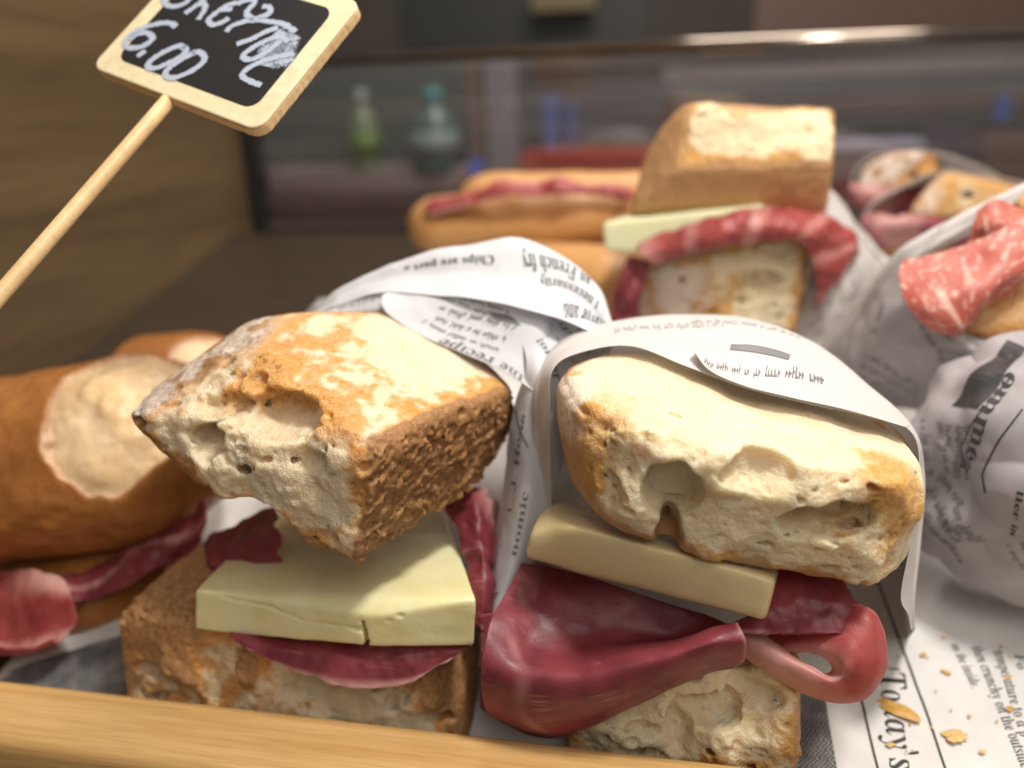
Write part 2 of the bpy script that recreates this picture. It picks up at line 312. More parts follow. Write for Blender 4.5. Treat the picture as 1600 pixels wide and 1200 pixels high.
def bread(name, parent, mat, pts, anchors, h=.055, k=.22, holes=(), rough=.10, pore=.5, crust_rough=.04, seed=0, tear=.16, toastw=1.0, flour=None, extra=None, rim=.12, kmark=None, ytoast=None, label=None, grow=.75):
    """solid torn bread: rounded hull of pts; anchors = [(point on a face, kind)]; kind: crumb, crust, rough, flour"""
    pts = np.array(pts); Nn, Dd = hull_planes(pts)
    kinds = ['']*len(Nn)
    for q, kd in anchors:
        r_ = np.array(q)-CAM; dn = Nn@r_; t_ = np.where(dn < 0, (Dd-Nn@CAM)/np.where(dn < 0, dn, 1), -1e9); kinds[int(np.argmax(t_))] = kd
    known = [i for i in range(len(kinds)) if kinds[i]]
    for i in range(len(kinds)):
        if not kinds[i]:
            j = max(known, key=lambda a: Nn[a]@Nn[i]); kinds[i] = kinds[j] if Nn[j]@Nn[i] > .75 else 'crust'
    isT = np.array([q == 'torn' for q in kinds]); isC = np.array([q not in ('crumb', 'torn') for q in kinds]); isR = np.array([q == 'rough' for q in kinds]); isF = np.array([q == 'flour' for q in kinds])
    big = []
    for c_, r_ in holes:
        if len(c_) == 2:
            q_ = ray(*c_); dn = Nn@q_; t_ = np.where(dn < 0, (Dd-Nn@CAM)/np.where(dn < 0, dn, 1), -1e9); c_ = CAM+q_*(t_.max()+.05)
        big.append((np.array(c_, np.float32), np.array(r_, np.float32)))
    def base(p):
        d = p@Nn.T-Dd; mx_ = d.max(1); s = mx_-np.float32(k*grow); i = mx_ > -.9; s[i] += k*np.log(np.exp((d[i]-mx_[i, None])/k).sum(1)); return d, s
    cen = pts.mean(0); fac = ((CAM-cen)@Nn.T - (Dd-cen@Nn.T)) > -3
    def field(p):
        d, s = base(p); out = s.astype(np.float32).copy()
        nb = (s > -1.6) & (s < .5) & (d[:, fac].max(1) > -.7 if not big else True)
        if nb.any():
            q = p[nb]; dd = d[nb]; cb = dd[:, ~isC].max(1) if (~isC).any() else np.full(len(q), -9.); cr = dd[:, isC].max(1) if isC.any() else np.full(len(q), -9.)
            cw = sst(-.35, .1, cb-cr)                       # 1 on crumb faces
            e = s[nb].copy()
            near = (e > -.75) & (dd[:, fac].max(1) > -.75)
            nz = np.zeros(len(q), np.float32); qq = q[near]; w_ = cw[near]
            wt = w_*(sst(-.45, .05, dd[near][:, isT].max(1)-np.where(isT.all(), -9, dd[near][:, ~isT].max(1))) if isT.any() else 0.)
            am = .28+.72*wt
            rg = 1-np.abs(fbm(qq*np.array([1, 1, 1.25], np.float32), 1.9, 3, .55, seed))
            nz[near] = w_*am*(tear*fbm(qq, .75, 2, .5, seed+5)+rough*.40*(.6-rg)+rough*.18*fbm(qq, 6.5, 2, .6, seed+9)+rough*.8*fbm(qq, 2.0, 2, .45, seed+8))+(1-w_)*crust_rough*fbm(qq, 1.6, 4, .6, seed+3)
            if isR.any():
                rr = dd[near][:, isR].max(1); wr = (1-w_)*sst(-.4, .05, rr-np.where(isR.all(), -9, dd[near][:, ~isR].max(1)))
                nb_ = fbm(qq, 2.6, 3, .6, seed+21); nz[near] += wr*(.13*np.abs(nb_)*-1+.07*fbm(qq, 7, 2, .6, seed+31)+.05)
            e = e+nz
            if pore:
                qw = qq+.20*np.stack([vn(qq, 1.3, 5), vn(qq, 1.3, 25), vn(qq, 1.3, 45)], 1)+.05*np.stack([vn(qq, 5, 5), vn(qq, 5, 25), vn(qq, 5, 45)], 1)
                a = pores(qw, 1.05, .10, .10+.85*pore, seed*.37, (.8, 1, 1.5)); b2 = pores(qw, .50, .08, .12+.24*pore, seed*.7+4, (.85, .9, 1.25))+.055; c3 = pores(qw, .30, .07, .14, seed*.3+9)+.05
                pr = np.minimum(np.minimum(a, b2), c3)+(1-wt)*np.where(w_ > .5, .13, 1.)
                t_ = e[near]; kk = .11; hh = np.clip(.5+.5*(t_+pr)/kk, 0, 1); e[near] = -pr*(1-hh)+t_*hh+kk*hh*(1-hh)
            for c_, r_ in big:
                g = (q-c_)/r_; l = np.sqrt((g*g).sum(1)); sd = (l-1)*r_.min()+.05*vn(q, 3, 1); kk = .10
                kk = .16; hh = np.clip(.5+.5*(e+sd)/kk, 0, 1); e = -sd*(1-hh)+e*hh+kk*hh*(1-hh)
            if extra: e = extra(q, e)
            out[nb] = e
        return np.maximum(out, fl(p[:, 1])+.08-p[:, 2])
    V, Fq = nets(field, pts.min(0)-.35, pts.max(0)+.35, h, lambda p: np.maximum(base(p)[1], fl(p[:, 1])+.08-p[:, 2]), 1.0 if big else .5)
    Vf = V.astype(np.float32); d, s = base(Vf)
    cb = d[:, ~isC].max(1) if (~isC).any() else np.full(len(V), -9.); cr = d[:, isC].max(1)
    e1 = fbm(Vf, 1.6, 3, .6, seed+41)
    crust = sst(-rim-.05, -rim+.06, cr+e1*.07-.55*np.clip(-s-.15, 0, 1))
    crust = np.maximum(crust*1.0, sst(.12, -.12, cb-cr+e1*.12)*sst(-.75, -.3, cr))
    toast = sst(-1.5*toastw, -.1, cr+e1*.38)*.9
    if ytoast is not None: toast = np.maximum(toast, ytoast(Vf, e1))
    fw = d[:, isF].max(1) if isF.any() else np.full(len(V), -9.)
    fl_ = sst(-.3, -.05, fw)*sst(-.3, .25, e1+.25)
    if flour is not None: fl_ = np.maximum(fl_, flour(Vf, e1))
    mask = np.stack([crust, toast, fl_], 1)
    o = mesh(name, V, Fq, mat, parent, mask, label=label)
    print('%5.1f %-14s' % (__import__('time').time()-T0, name), '%s' % '', 'verts', len(V), 'z %.1f..%.1f y %.1f..%.1f' % (V[:, 2].min(), V[:, 2].max(), V[:, 1].min(), V[:, 1].max()), len(kinds), ''.join(q[0:2]+' ' for q in kinds)); return o
def solid(name, parent, mat, fn, lo, hi, h, maskfn=None, label=None):
    V, Fq = nets(fn, lo, hi, h); Vf = V.astype(np.float32)
    return mesh(name, V, Fq, mat, parent, maskfn(Vf) if maskfn else np.zeros((len(V), 3)), label=label)
def slab(name, parent, mat, pts, h=.05, k=.05, cut=None, label=None):
    pts = np.array(pts); Nn, Dd = hull_planes(pts)
    def f(p):
        d = p@Nn.T-Dd; mx_ = d.max(1); s = mx_+k*np.log(np.exp((d-mx_[:, None])/k).sum(1)); s = s+.018*fbm(p, 1.3, 2, .5, 3)
        return cut(p, s) if cut else s
    return solid(name, parent, mat, f, pts.min(0)-.2, pts.max(0)+.2, h, label=label)
# ---------------------------------------------------------------- sheets (ham, paper) through control points, and printing on them
def crw(x, n):
    x = np.clip(x, 0, 1)*(n-1); i = np.minimum(np.floor(x).astype(int), n-2); t = x-i
    w_ = np.stack([-.5*t+t*t-.5*t**3, 1-2.5*t*t+1.5*t**3, .5*t+2*t*t-1.5*t**3, -.5*t*t+.5*t**3], -1)
    return i, w_
class Sheet:
    def __init__(s, ctrl, amp=0., freq=.6, seed=0, toward=True, amp2=0., freq2=2.):
        C = np.array(ctrl, float); s.C = C; s.E = np.pad(C, ((1, 1), (1, 1), (0, 0)), mode='edge')
        s.E[0] = 2*s.E[1]-s.E[2]; s.E[-1] = 2*s.E[-2]-s.E[-3]; s.E[:, 0] = 2*s.E[:, 1]-s.E[:, 2]; s.E[:, -1] = 2*s.E[:, -2]-s.E[:, -3]
        s.a, s.f, s.sd, s.a2, s.f2 = amp, freq, seed, amp2, freq2
    def raw(s, S, T):
        i, wi = crw(T, s.C.shape[0]); j, wj = crw(S, s.C.shape[1]); o = 0
        for a in range(4):
            for b_ in range(4): o = o+(wi[:, a]*wj[:, b_])[:, None]*s.E[i+a, j+b_]
        return o
    def normal(s, S, T):
        e = 1e-3; du = s.raw(S+e, T)-s.raw(S-e, T); dv_ = s.raw(S, T+e)-s.raw(S, T-e)
        S0, T0 = np.clip(S, e, 1-e), np.clip(T, e, 1-e); du = s.raw(S0+e, T0)-s.raw(S0-e, T0); dv_ = s.raw(S0, T0+e)-s.raw(S0, T0-e)
        n = np.cross(du, dv_); n /= np.linalg.norm(n, axis=1)[:, None]+1e-9; return n
    def __call__(s, S, T, off=0.):
        S = np.asarray(S, float); T = np.asarray(T, float); p = s.raw(S, T); n = s.normal(S, T); pf = p.astype(np.float32)
        if s.a: p = p+n*(s.a*fbm(pf, s.f, 3, .5, s.sd))[:, None]
        if s.a2: p = p+n*(s.a2*(np.abs(fbm(pf, s.f2, 2, .5, s.sd+5))*-2+.7))[:, None]
        if np.ndim(off) or off:
            sgn = np.sign(((CAM-p)*n).sum(1)); p = p+n*(sgn*off)[:, None]
        return p
    def build(s, name, parent, mat, nu=90, nv=60, th=.012, fat=None, label=None, edge=0.):
        U_, V_ = np.meshgrid(np.linspace(0, 1, nu), np.linspace(0, 1, nv)); S, T = U_.ravel(), V_.ravel()
        if edge:
            q = s.raw(S, T).astype(np.float32); j = edge*fbm(q, 1.6, 3, .55, 77); cs = s.raw(np.array([0., 1.]), np.array([.5, .5])); ct = s.raw(np.array([.5, .5]), np.array([0., 1.]))
            S = S+(np.where(S > .5, 1, -1)*np.abs(2*S-1)**6)*j/np.linalg.norm(s.C[:, -1]-s.C[:, 0], axis=1).mean(); T = T+(np.where(T > .5, 1, -1)*np.abs(2*T-1)**6)*j/3
            S = np.clip(S, 0, 1); T = np.clip(T, 0, 1)
        V = s(S, T); idx = np.arange(nu*nv).reshape(nv, nu)
        Fq = np.stack([idx[:-1, :-1], idx[:-1, 1:], idx[1:, 1:], idx[1:, :-1]], -1).reshape(-1, 4)
        mk = np.zeros((len(V), 3));
        if fat: mk[:, 0] = np.clip(fat(S, T), 0, 1)
        o = mesh(name, V, Fq, mat, parent, mk, uv=np.stack([S, T], 1), label=label)
        so = o.modifiers.new('thickness', 'SOLIDIFY'); so.thickness = th*K; so.offset = 0
        if th > .05:
            so.use_rim = True; sb = o.modifiers.new('soft', 'SUBSURF'); sb.levels = sb.render_levels = 1
        return o
    def st(s, u, v):                                           # where on the sheet the picture point falls
        if not hasattr(s, 'tab'):
            g = np.linspace(0, 1, 101); A, B = np.meshgrid(g, g); s.tab = (A.ravel(), B.ravel(), px(s(A.ravel(), B.ravel())), np.linalg.norm(s(A.ravel(), B.ravel())-CAM, axis=1))
        A, B, Q, D = s.tab; d = np.hypot(Q[:, 0]-u, Q[:, 1]-v); i = np.argmin(np.where(d < max(7., d.min()+1), D+d*.05, 1e6)); x = np.array([A[i], B[i]]); e = 2e-3; best = (d[i], x)
        for _ in range(4):
            c = np.clip(x, e, 1-e); q = px(s(np.array([x[0], c[0]+e, c[0]-e, x[0], x[0]]), np.array([x[1], x[1], x[1], c[1]+e, c[1]-e])))
            J = np.stack([(q[1]-q[2])/(2*e), (q[3]-q[4])/(2*e)], 1); r_ = np.array([u, v])-q[0]
            if np.hypot(*r_) < best[0]: best = (np.hypot(*r_), x)
            try: x = x+np.clip(np.linalg.solve(J, r_), -.02, .02)
            except Exception: break
        return best[1]
def W3(rows): return [[W(*q) for q in r] for r in rows]
_tc = {}
def text_mesh(body, shear=0, bold=0):
    key = (body, shear, bold)
    if key in _tc: return _tc[key]
    cu = bpy.data.curves.new('t', 'FONT'); cu.body = body; cu.size = 1; cu.resolution_u = 2; cu.shear = shear; cu.offset = bold; cu.fill_mode = 'FRONT'
    o = bpy.data.objects.new('t', cu); sc.collection.objects.link(o); dg = bpy.context.evaluated_depsgraph_get(); me = bpy.data.meshes.new_from_object(o.evaluated_get(dg))
    V = np.array([v.co[:2] for v in me.vertices]); Fc = [tuple(p.vertices) for p in me.polygons]
    bpy.data.objects.remove(o); bpy.data.curves.remove(cu); bpy.data.meshes.remove(me)
    if len(V): V[:, 0] -= V[:, 0].min()
    _tc[key] = (V, Fc); return _tc[key]
def serif(t, style='bold'):
    b0 = {'bold': (0x1D400, 0x1D41A), 'bi': (0x1D468, 0x1D482), 'it': (0x1D434, 0x1D44E)}[style]; o = ''
    for c in t:
        if 'A' <= c <= 'Z': o += chr(b0[0]+ord(c)-65)
        elif 'a' <= c <= 'z': o += '\u210e' if (style == 'it' and c == 'h') else chr(b0[1]+ord(c)-97)
        else: o += c
    return o
def affine_st(sh, p0, p1, pu): a = sh.st(*p0); return a, sh.st(*p1)-a, sh.st(*pu)-a
def words(sh, body, p0, p1, pu, bold=0, shear=0):
    """text on a sheet: starts at p0, baseline ends at p1, capitals reach pu above the start"""
    V, Fc = text_mesh(body, shear, bold); a, e, u = affine_st(sh, p0, p1, pu); Wd = V[:, 0].max(); H = .70
    return np.stack([a[0]+V[:, 0]/Wd*e[0]+V[:, 1]/H*u[0], a[1]+V[:, 0]/Wd*e[1]+V[:, 1]/H*u[1]], 1), Fc
def filler(sh, p0, p1, pu, rows=4, pitch=1.5, n=40, seed=0, curve=0):
    """rows of unreadable small print"""
    rg = random.Random(seed); a, e, u = affine_st(sh, p0, p1, pu); V = []; Fc = []
    for r in range(rows):
        x = 0; L_ = 1-(rg.random()*.4 if rg.random() < .3 else 0)
        while x < L_:
            for _ in range(rg.randint(2, 8)):
                wd = (.45+.5*rg.random())/n; hh = rg.choice([.62, .62, .66, 1., .64]); y0 = -r*pitch-(.3 if rg.random() < .1 else 0)
                if x+wd > L_: break
                t1 = wd*.36
                for (xa, xb, ya, yb) in ((x, x+t1, y0, y0+hh), (x+t1, x+wd*.8, y0+hh*.45*rg.choice([0, 1, 1]), None)):
                    yb = ya+.2 if yb is None else yb; b0 = len(V)
                    for (xx, yy) in ((xa, ya), (xb, ya), (xb, yb), (xa, yb)): V.append(a+e*xx+u*(yy+curve*xx*(1-xx)))
                    Fc.append((b0, b0+1, b0+2, b0+3))
                x += wd
            x += 1.1/n
    return np.array(V), Fc
def stroke_px(sh, pts, wpx):
    q = np.array(pts, float); V = []; Fc = []; n = max(12, int(np.hypot(*(q[-1]-q[0]))/8)); seg = np.linspace(0, len(q)-1, n); st = []
    for s_ in seg:
        i = min(int(s_), len(q)-2); t = s_-i; c = q[i]*(1-t)+q[i+1]*t; d = q[i+1]-q[i]; d = d/np.hypot(*d); nn = np.array([-d[1], d[0]])*wpx/2
        st += [sh.st(*(c-nn)), sh.st(*(c+nn))]
    for i in range(n-1): Fc.append((2*i, 2*i+1, 2*i+3, 2*i+2))
    return np.array(st), Fc
def poly_st(sh, quad, n=14):
    q = [np.array(p, float) for p in quad]; V = []; Fc = []
    st = [sh.st(*p) for p in q]
    for i in range(n+1):
        for j in range(n+1): a, b_ = i/n, j/n; V.append((st[0]*(1-a)+st[1]*a)*(1-b_)+(st[3]*(1-a)+st[2]*a)*b_)
    for i in range(n):
        for j in range(n): k_ = i*(n+1)+j; Fc.append((k_, k_+1, k_+n+2, k_+n+1))
    return np.array(V), Fc
def ink(sh, parts, parent, mat='ink', off=.022, name='print'):
    V, Fc = merge(*[(np.c_[v, np.zeros(len(v))], f) for v, f in parts if len(v)])
    ok = (V[:, 0] > .003) & (V[:, 0] < .997) & (V[:, 1] > .003) & (V[:, 1] < .997); Fc = [f for f in Fc if all(ok[i] for i in f)]
    if not Fc: return
    used = sorted({i for f in Fc for i in f}); mp = {a: b_ for b_, a in enumerate(used)}; V = V[used]; Fc = [tuple(mp[i] for i in f) for f in Fc]
    return mesh(name, sh(V[:, 0], V[:, 1], off), Fc, M[mat], parent, smooth=False)
print('T %.1f'%(__import__('time').time()-T0)) if 1 else 0 # ================================================================ THE SETTING
v, f = box(-75, 75, 2, 120, -3.0, -2.0)
o = mesh('counter', v, f, M['dark'], smooth=False); tag(o, kind='structure')
sx = lambda x: x
def slopebox(x0, x1, y0, y1, h0, h1):
    return [(x, y, fl(y)+h) for x in (x0, x1) for y in (y0, y1) for h in (h0, h1)], box(0, 1, 0, 1, 0, 1)[1]
tr_ = thing('wooden_tray', 'long bamboo tray with a rounded front rail under all the sandwiches', 'tray', (0, 16, -1))
v, f = box(-60, 30, 14.0, 16.3, .2, 2.2); bevel(mesh('front_rail', v, f, M['rail'], tr_, smooth=True), .42, 4)
v, f = slopebox(-33, 30, 16.32, 58, -1.2, -.12); mesh('tray_floor', v, f, M['dark_floor'], tr_, smooth=False)
# paper liner on the tray floor
xs = np.linspace(-21, 26, 8); ys = np.linspace(16.4, 46, 7)
LN = Sheet([[(x, y, fl(y)+.03) for x in xs] for y in ys], amp=.0, freq=.35, seed=4)
class Liner(Sheet):
    def st(s, u, v):
        g = G(u, v, .2); return np.array([(g[0]-xs[0])/(xs[-1]-xs[0]), (g[1]-ys[0])/(ys[-1]-ys[0])])
    def __call__(s, S, T, off=0.):
        p = s.raw(np.asarray(S, float), np.asarray(T, float)); pf = p.astype(np.float32); p = p+np.array([0, 0, 1.])*((.10*fbm(pf, .35, 3, .5, 4)+.12+off)[:, None]); return p
LN.__class__ = Liner
liner = thing('paper_liner', 'flat newspaper style sheet lining the tray, crumbs on it at lower right', 'paper liner', (0, 30, 1))
LN.build('liner_sheet', liner, M['liner'], 150, 110, .012)
ink(LN, [words(LN, serif("Today's", 'bi'), (1374, 1052), (1392, 1203), (1416, 1046))], liner, 'ink', .014, 'headline')
ink(LN, [words(LN, serif('on the inside.', 'bi'), (1485, 1006), (1519, 1075), (1500, 1003)),
         words(LN, serif('then crunchy on the outside', 'bi'), (1518, 1011), (1597, 1198), (1535, 1007)),
         words(LN, serif('temperature to a p', 'bi'), (1552, 1018), (1596, 1150), (1569, 1014)),
         words(LN, serif('Fo', 'bi'), (1584, 1022), (1590, 1048), (1599, 1019))], liner, 'ink', .014, 'small_print')
ink(LN, [stroke_px(LN, [(1372, 905), (1394, 962), (1441, 1092), (1484, 1215)], 4), stroke_px(LN, [(1330, 1035), (1348, 1100), (1376, 1215)], 4), stroke_px(LN, [(1388, 1041), (1407, 1043)], 2.5)], liner, 'ink', .014, 'ruled_line')
m, nt, b = newmat('halftone'); co = cmcoord(nt, (16, 16, 16)); ck = nt.nodes.new('ShaderNodeTexChecker'); ck.inputs['Scale'].default_value = 1; nt.links.new(co, ck.inputs[0])
big = ramp(nt, noise(nt, cmcoord(nt), .9, 4), [(.42, (0, 0, 0)), (.6, (1, 1, 1))])
nt.links.new(mix(nt, mth(nt, 'MULTIPLY', ck.outputs[1], mth(nt, 'MULTIPLY_ADD', big, .6, .4)), (.04, .04, .042), (.42, .42, .42)), b.inputs['Base Color']); b.inputs['Roughness'].default_value = .5; M['half'] = m
ink(LN, [poly_st(LN, [(1235, 1075), (1290, 1092), (1312, 1215), (1225, 1215)])], liner, 'half', .014, 'photo_block')
ink(LN, [poly_st(LN, [(-60, 1085), (40, 1035), (190, 992), (200, 1085)])], liner, 'half', .014, 'photo_block')
# case: side panel, post, rear glass, top rail, shop beyond
v, f = box(-34.2, -33, -10, 61, -3, 60); o = mesh('side_panel', v, f, M['panel'], smooth=False); tag(o, 'brown wood panel closing the left side of the display case', 'panel')
gc = thing('rear_glass_screen', 'clear rear screen with dark left post and shiny top rail behind the sandwiches', 'glass screen', (0, 62, 0))
zt = W(1000, 74, 62)[2]
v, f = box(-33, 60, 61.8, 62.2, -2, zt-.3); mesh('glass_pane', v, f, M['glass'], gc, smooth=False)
v, f = box(-33.4, -32.0, 61, 63, -2, zt-.5); mesh('post', v, f, M['black'], gc, smooth=False)
M['steel'] = plain('steel', (.36, .31, .26), .14, 1, var=.1)
V_, F_ = tube([(-33, 62, zt), (60, 62, zt)], .48, 20); mesh('top_rail', V_, F_, M['steel'], gc)
v, f = box(-260, 260, 240, 241, -60, 220); o = mesh('shop_wall', v, f, plain('shop_wall', (.10, .085, .075), .8, var=.5, scale=.012), smooth=False); tag(o, kind='structure')
def bgbox(name, u0_, u1_, v0_, v1_, y, th, col, label, cat, rough=.5, group=None, var=.2):
    a, b_ = W(u0_, (v0_+v1_)/2, y), W(u1_, (v0_+v1_)/2, y); zt_, zb = W((u0_+u1_)/2, v0_, y)[2], W((u0_+u1_)/2, v1_, y)[2]
    vv, ff = box(a[0], b_[0], y, y+th, zb, zt_); o = bevel(mesh(name, vv, ff, plain(name+'_m', col, rough, var=var), smooth=False), .15, 2); tag(o, label, cat, group); return o
bgbox('cabinet', 385, 722, 96, 262, 120, 30, (.075, .095, .095), 'dull teal grey cabinet behind the two bottles, seen through the glass', 'cabinet')
bgbox('shelf_board', 395, 735, 268, 296, 104, 12, (.22, .17, .18), 'pinkish shelf under the green bottle beyond the glass', 'shelf')
bgbox('dark_crate', 395, 700, 300, 372, 100, 16, (.07, .035, .035), 'dark reddish crate under the pinkish shelf', 'crate')
bgbox('wooden_box', 400, 640, 380, 500, 96, 16, (.035, .024, .016), 'very dark wooden box behind the left printed wrapper', 'box')
bgbox('wood_post', 728, 752, 96, 290, 112, 4, (.11, .07, .045), 'narrow brown post right of the teal bottle', 'post')
bgbox('grey_post', 760, 806, 96, 280, 114, 4, (.19, .175, .20), 'wide lilac grey post beyond the glass', 'post')
bgbox('display_cabinet', 812, 1100, 130, 236, 126, 8, (.06, .05, .055), 'dark display cabinet with blue folders beyond the glass', 'cabinet')
bgbox('blue_folder', 848, 872, 150, 236, 112, 5, (.06, .10, .30), 'wide blue folder standing on the red counter', 'folder')
bgbox('blue_folder', 884, 900, 165, 236, 112, 5, (.05, .08, .24), 'narrow blue folder standing right of the wide one', 'folder')
bgbox('red_counter', 812, 1030, 238, 300, 106, 8, (.30, .02, .022), 'bright red counter under the blue folders', 'counter')
bgbox('red_counter', 1296, 1500, 240, 330, 106, 8, (.24, .05, .035), 'brick red counter behind the small wrapped sandwiches', 'counter')
bgbox('pale_ledge', 1296, 1448, 221, 234, 104, 6, (.33, .32, .42), 'pale lilac ledge right of the tall back sandwich', 'ledge')
for i, (v0_, v1_, c, wd) in enumerate([(96, 122, (.17, .15, .145), 'beige grey'), (126, 148, (.10, .10, .10), 'charcoal'), (152, 176, (.125, .085, .08), 'maroon tinted'), (180, 206, (.055, .05, .05), 'nearly black')]):
    bgbox('shelf_board', 1035+8*i, 1640, v0_, v1_, 128-3*i, 14, c, '%s long shelf, %s of four stacked behind the glass at right' % (wd, ['top', 'second', 'third', 'bottom'][i]), 'shelf')
bgbox('dark_bin', 1455, 1530, 205, 300, 102, 6, (.045, .03, .045), 'dark purple bin beyond the glass at right', 'bin')
bgbox('brown_bin', 1530, 1640, 210, 320, 100, 6, (.10, .045, .03), 'reddish brown bin at the far right edge', 'bin')
bgbox('blue_bottle', 1562, 1578, 150, 190, 108, 2, (.06, .10, .35), 'small blue carton on the shelves at far right', 'carton')
bgbox('blue_carton', 733, 750, 252, 284, 98, 2, (.05, .12, .60), 'small vivid blue carton left of the far baguette', 'carton')
bgbox('dark_sign_board', 620, 1010, -60, 82, 180, 4, (.035, .036, .034), 'dark hanging board above the rear rail', 'board')
bgbox('tan_menu', 830, 930, -30, 16, 172, 3, (.16, .13, .06), 'tan strip at the top edge of the picture', 'menu')
bgbox('brown_cupboard', 1180, 1640, -80, 64, 186, 6, (.13, .075, .055), 'brown cupboard above the rear rail at right', 'cupboard')
bgbox('pastry', 835, 965, 74, 92, 74, 4, (.45, .22, .06), 'long orange pastry lying behind the rear rail, left of two', 'pastry', group='pastries behind the rail')
bgbox('pastry', 1095, 1195, 68, 84, 74, 4, (.42, .22, .10), 'orange pastry lying behind the rear rail, right of two', 'pastry', group='pastries behind the rail')
def bottle(name, u, v0_, v1_, y, rpx, cols, label):
    c = W(u, v1_, y); zt_ = W(u, v0_, y)[2]; H = zt_-c[2]; r = rpx/FPX*y
    t = thing(name, label, 'bottle', c)
    prof = [(0, .96), (.02, 1), (.55, 1), (.66, .85), (.78, .42), (.84, .36)]
    V_, F_ = tube([(c[0], y, c[2]+H*a) for a, _ in prof], [r*q for _, q in prof], 20); mesh('body', V_, F_, plain(name+'_b', cols[0], .2), t)
    V_, F_ = tube([(c[0], y, c[2]+H*a) for a in (.18, .5)], r*1.03, 20); mesh('label_band', V_, F_, plain(name+'_l', cols[1], .5), t)
    V_, F_ = tube([(c[0], y, c[2]+H*a) for a in (.84, 1)], r*.42, 16); mesh('cap', V_, F_, plain(name+'_c', cols[2], .4), t)
bottle('green_bottle', 574, 140, 268, 106, 24, [(.14, .19, .12), (.09, .17, .03), (.30, .34, .32)], 'green bottle with pale neck on the pinkish shelf')
bottle('teal_bottle', 682, 138, 268, 106, 38, [(.06, .12, .12), (.17, .22, .22), (.05, .25, .26)], 'teal bottle with bright cap right of the green bottle')
print('T %.1f'%(__import__('time').time()-T0)) if 1 else 0 # ================================================================ PRICE SIGN
BL = P(140, 104, 23.2); BR = P(403, 205, 20.9); e1 = BR-BL; w1 = np.linalg.norm(e1); e1 /= w1
best = min(np.linspace(20, 28, 400), key=lambda d: abs((P(566, 2, d)-BR)@e1)); e2 = P(566, 2, best)-BR; h1 = np.linalg.norm(e2); e2 -= (e2@e1)*e1; e2 /= np.linalg.norm(e2); nb = np.cross(e1, e2)
if nb@(CAM-BL) < 0: nb = -nb
print('sign', w1, h1, best)
sg = thing('price_sign', 'mini chalkboard price sign on a wooden stick, 6,00 in chalk', 'price sign', BL)
def rrect(a0, a1, b0, b1, r, n=8):
    o = []
    for cx, cy, t0 in ((a1-r, b1-r, 0), (a0+r, b1-r, 90), (a0+r, b0+r, 180), (a1-r, b0+r, 270)):
        for k in range(n+1): t = radians(t0+90*k/n); o.append((cx+r*cos(t), cy+r*sin(t)))
    return o
def extr(out, z0, z1):
    n = len(out); V_ = [BL+a*e1+b_*e2+z*nb for z in (z0, z1) for a, b_ in out]
    return V_, [tuple(range(n))[::-1], tuple(range(n, 2*n))]+[(i, (i+1) % n, n+(i+1) % n, n+i) for i in range(n)]
def wob(out, a): return [(x+a*random.uniform(-1, 1), y+a*random.uniform(-1, 1)) for x, y in out]
def dens(out, m_=7):
    o = []
    for i in range(len(out)):
        (x0, y0), (x1, y1) = out[i], out[(i+1) % len(out)]; k_ = max(1, int(sqrt((x1-x0)**2+(y1-y0)**2)/.12))
        o += [(x0+(x1-x0)*j/k_, y0+(y1-y0)*j/k_) for j in range(k_)]
    return o
V_, F_ = extr(wob(dens(rrect(0, w1, 0, h1, .42)), .012), -.34, -.10); mesh('backing', V_, F_, M['stick'], sg, smooth=False)
V_, F_ = extr(rrect(.01, w1-.01, .01, h1-.01, .42), -.098, 0); bevel(mesh('frame', V_, F_, M['pale'], sg, smooth=False), .05, 2)
V_, F_ = extr(rrect(.62, w1-.60, .55, h1-.55, .38), .001, .012); mesh('blackboard', V_, F_, M['board'], sg, smooth=False)
def onboard(u, v_, off=.02):
    r = ray(u, v_); t = ((BL-CAM)@nb)/(r@nb); return CAM+r*t+nb*off
def chalk(strokes, name, wd, sc_, ox, oy, dens_=.55):
    V_ = []; Fc = []; mk = []
    for si, s_ in enumerate(strokes):
        q = np.array([(x/sc_+ox, y/sc_+oy) for x, y in s_]); n = len(q)
        qq = np.array([Sheet([[(a[0], a[1], 0) for a in q], [(a[0], a[1]+1, 0) for a in q]]).raw(np.array([t]), np.array([0.]))[0][:2] for t in np.linspace(0, 1, n*8)])
        pts = [onboard(*a, off=.02+.0015*si) for a in qq]; b0 = len(V_)
        for i, p in enumerate(pts):
            d = pts[min(i+1, len(pts)-1)]-pts[max(i-1, 0)]; d /= np.linalg.norm(d)+1e-9; sd = np.cross(nb, d); ww = wd*(.85+.3*random.random())
            for k_, a in ((-1, 0.), (-.5, 1.), (.5, 1.), (1, 0.)): V_.append(p+sd*k_*ww/2); mk.append([a*.5+dens_*.35, 0, 0])
            if i:
                for k_ in range(3): Fc.append((b0+4*(i-1)+k_, b0+4*(i-1)+k_+1, b0+4*i+k_+1, b0+4*i+k_))
    return mesh(name, V_, Fc, M['chalk'], sg, np.array(mk), smooth=False)
z = 1600/440
chalk([[(530, 155), (500, 135), (440, 135), (330, 165), (250, 220), (240, 260), (280, 275), (340, 265), (395, 225), (370, 190), (310, 195), (265, 230)], [(355, 290), (310, 325)],
       [(585, 275), (540, 265), (440, 310), (375, 360), (380, 390), (430, 385), (540, 335), (590, 290), (560, 270)],
       [(640, 300), (570, 335), (480, 400), (475, 435), (520, 445), (610, 410), (680, 360), (690, 320), (655, 298), (620, 305)]], 'chalk_price', .21, z, 130, 0)
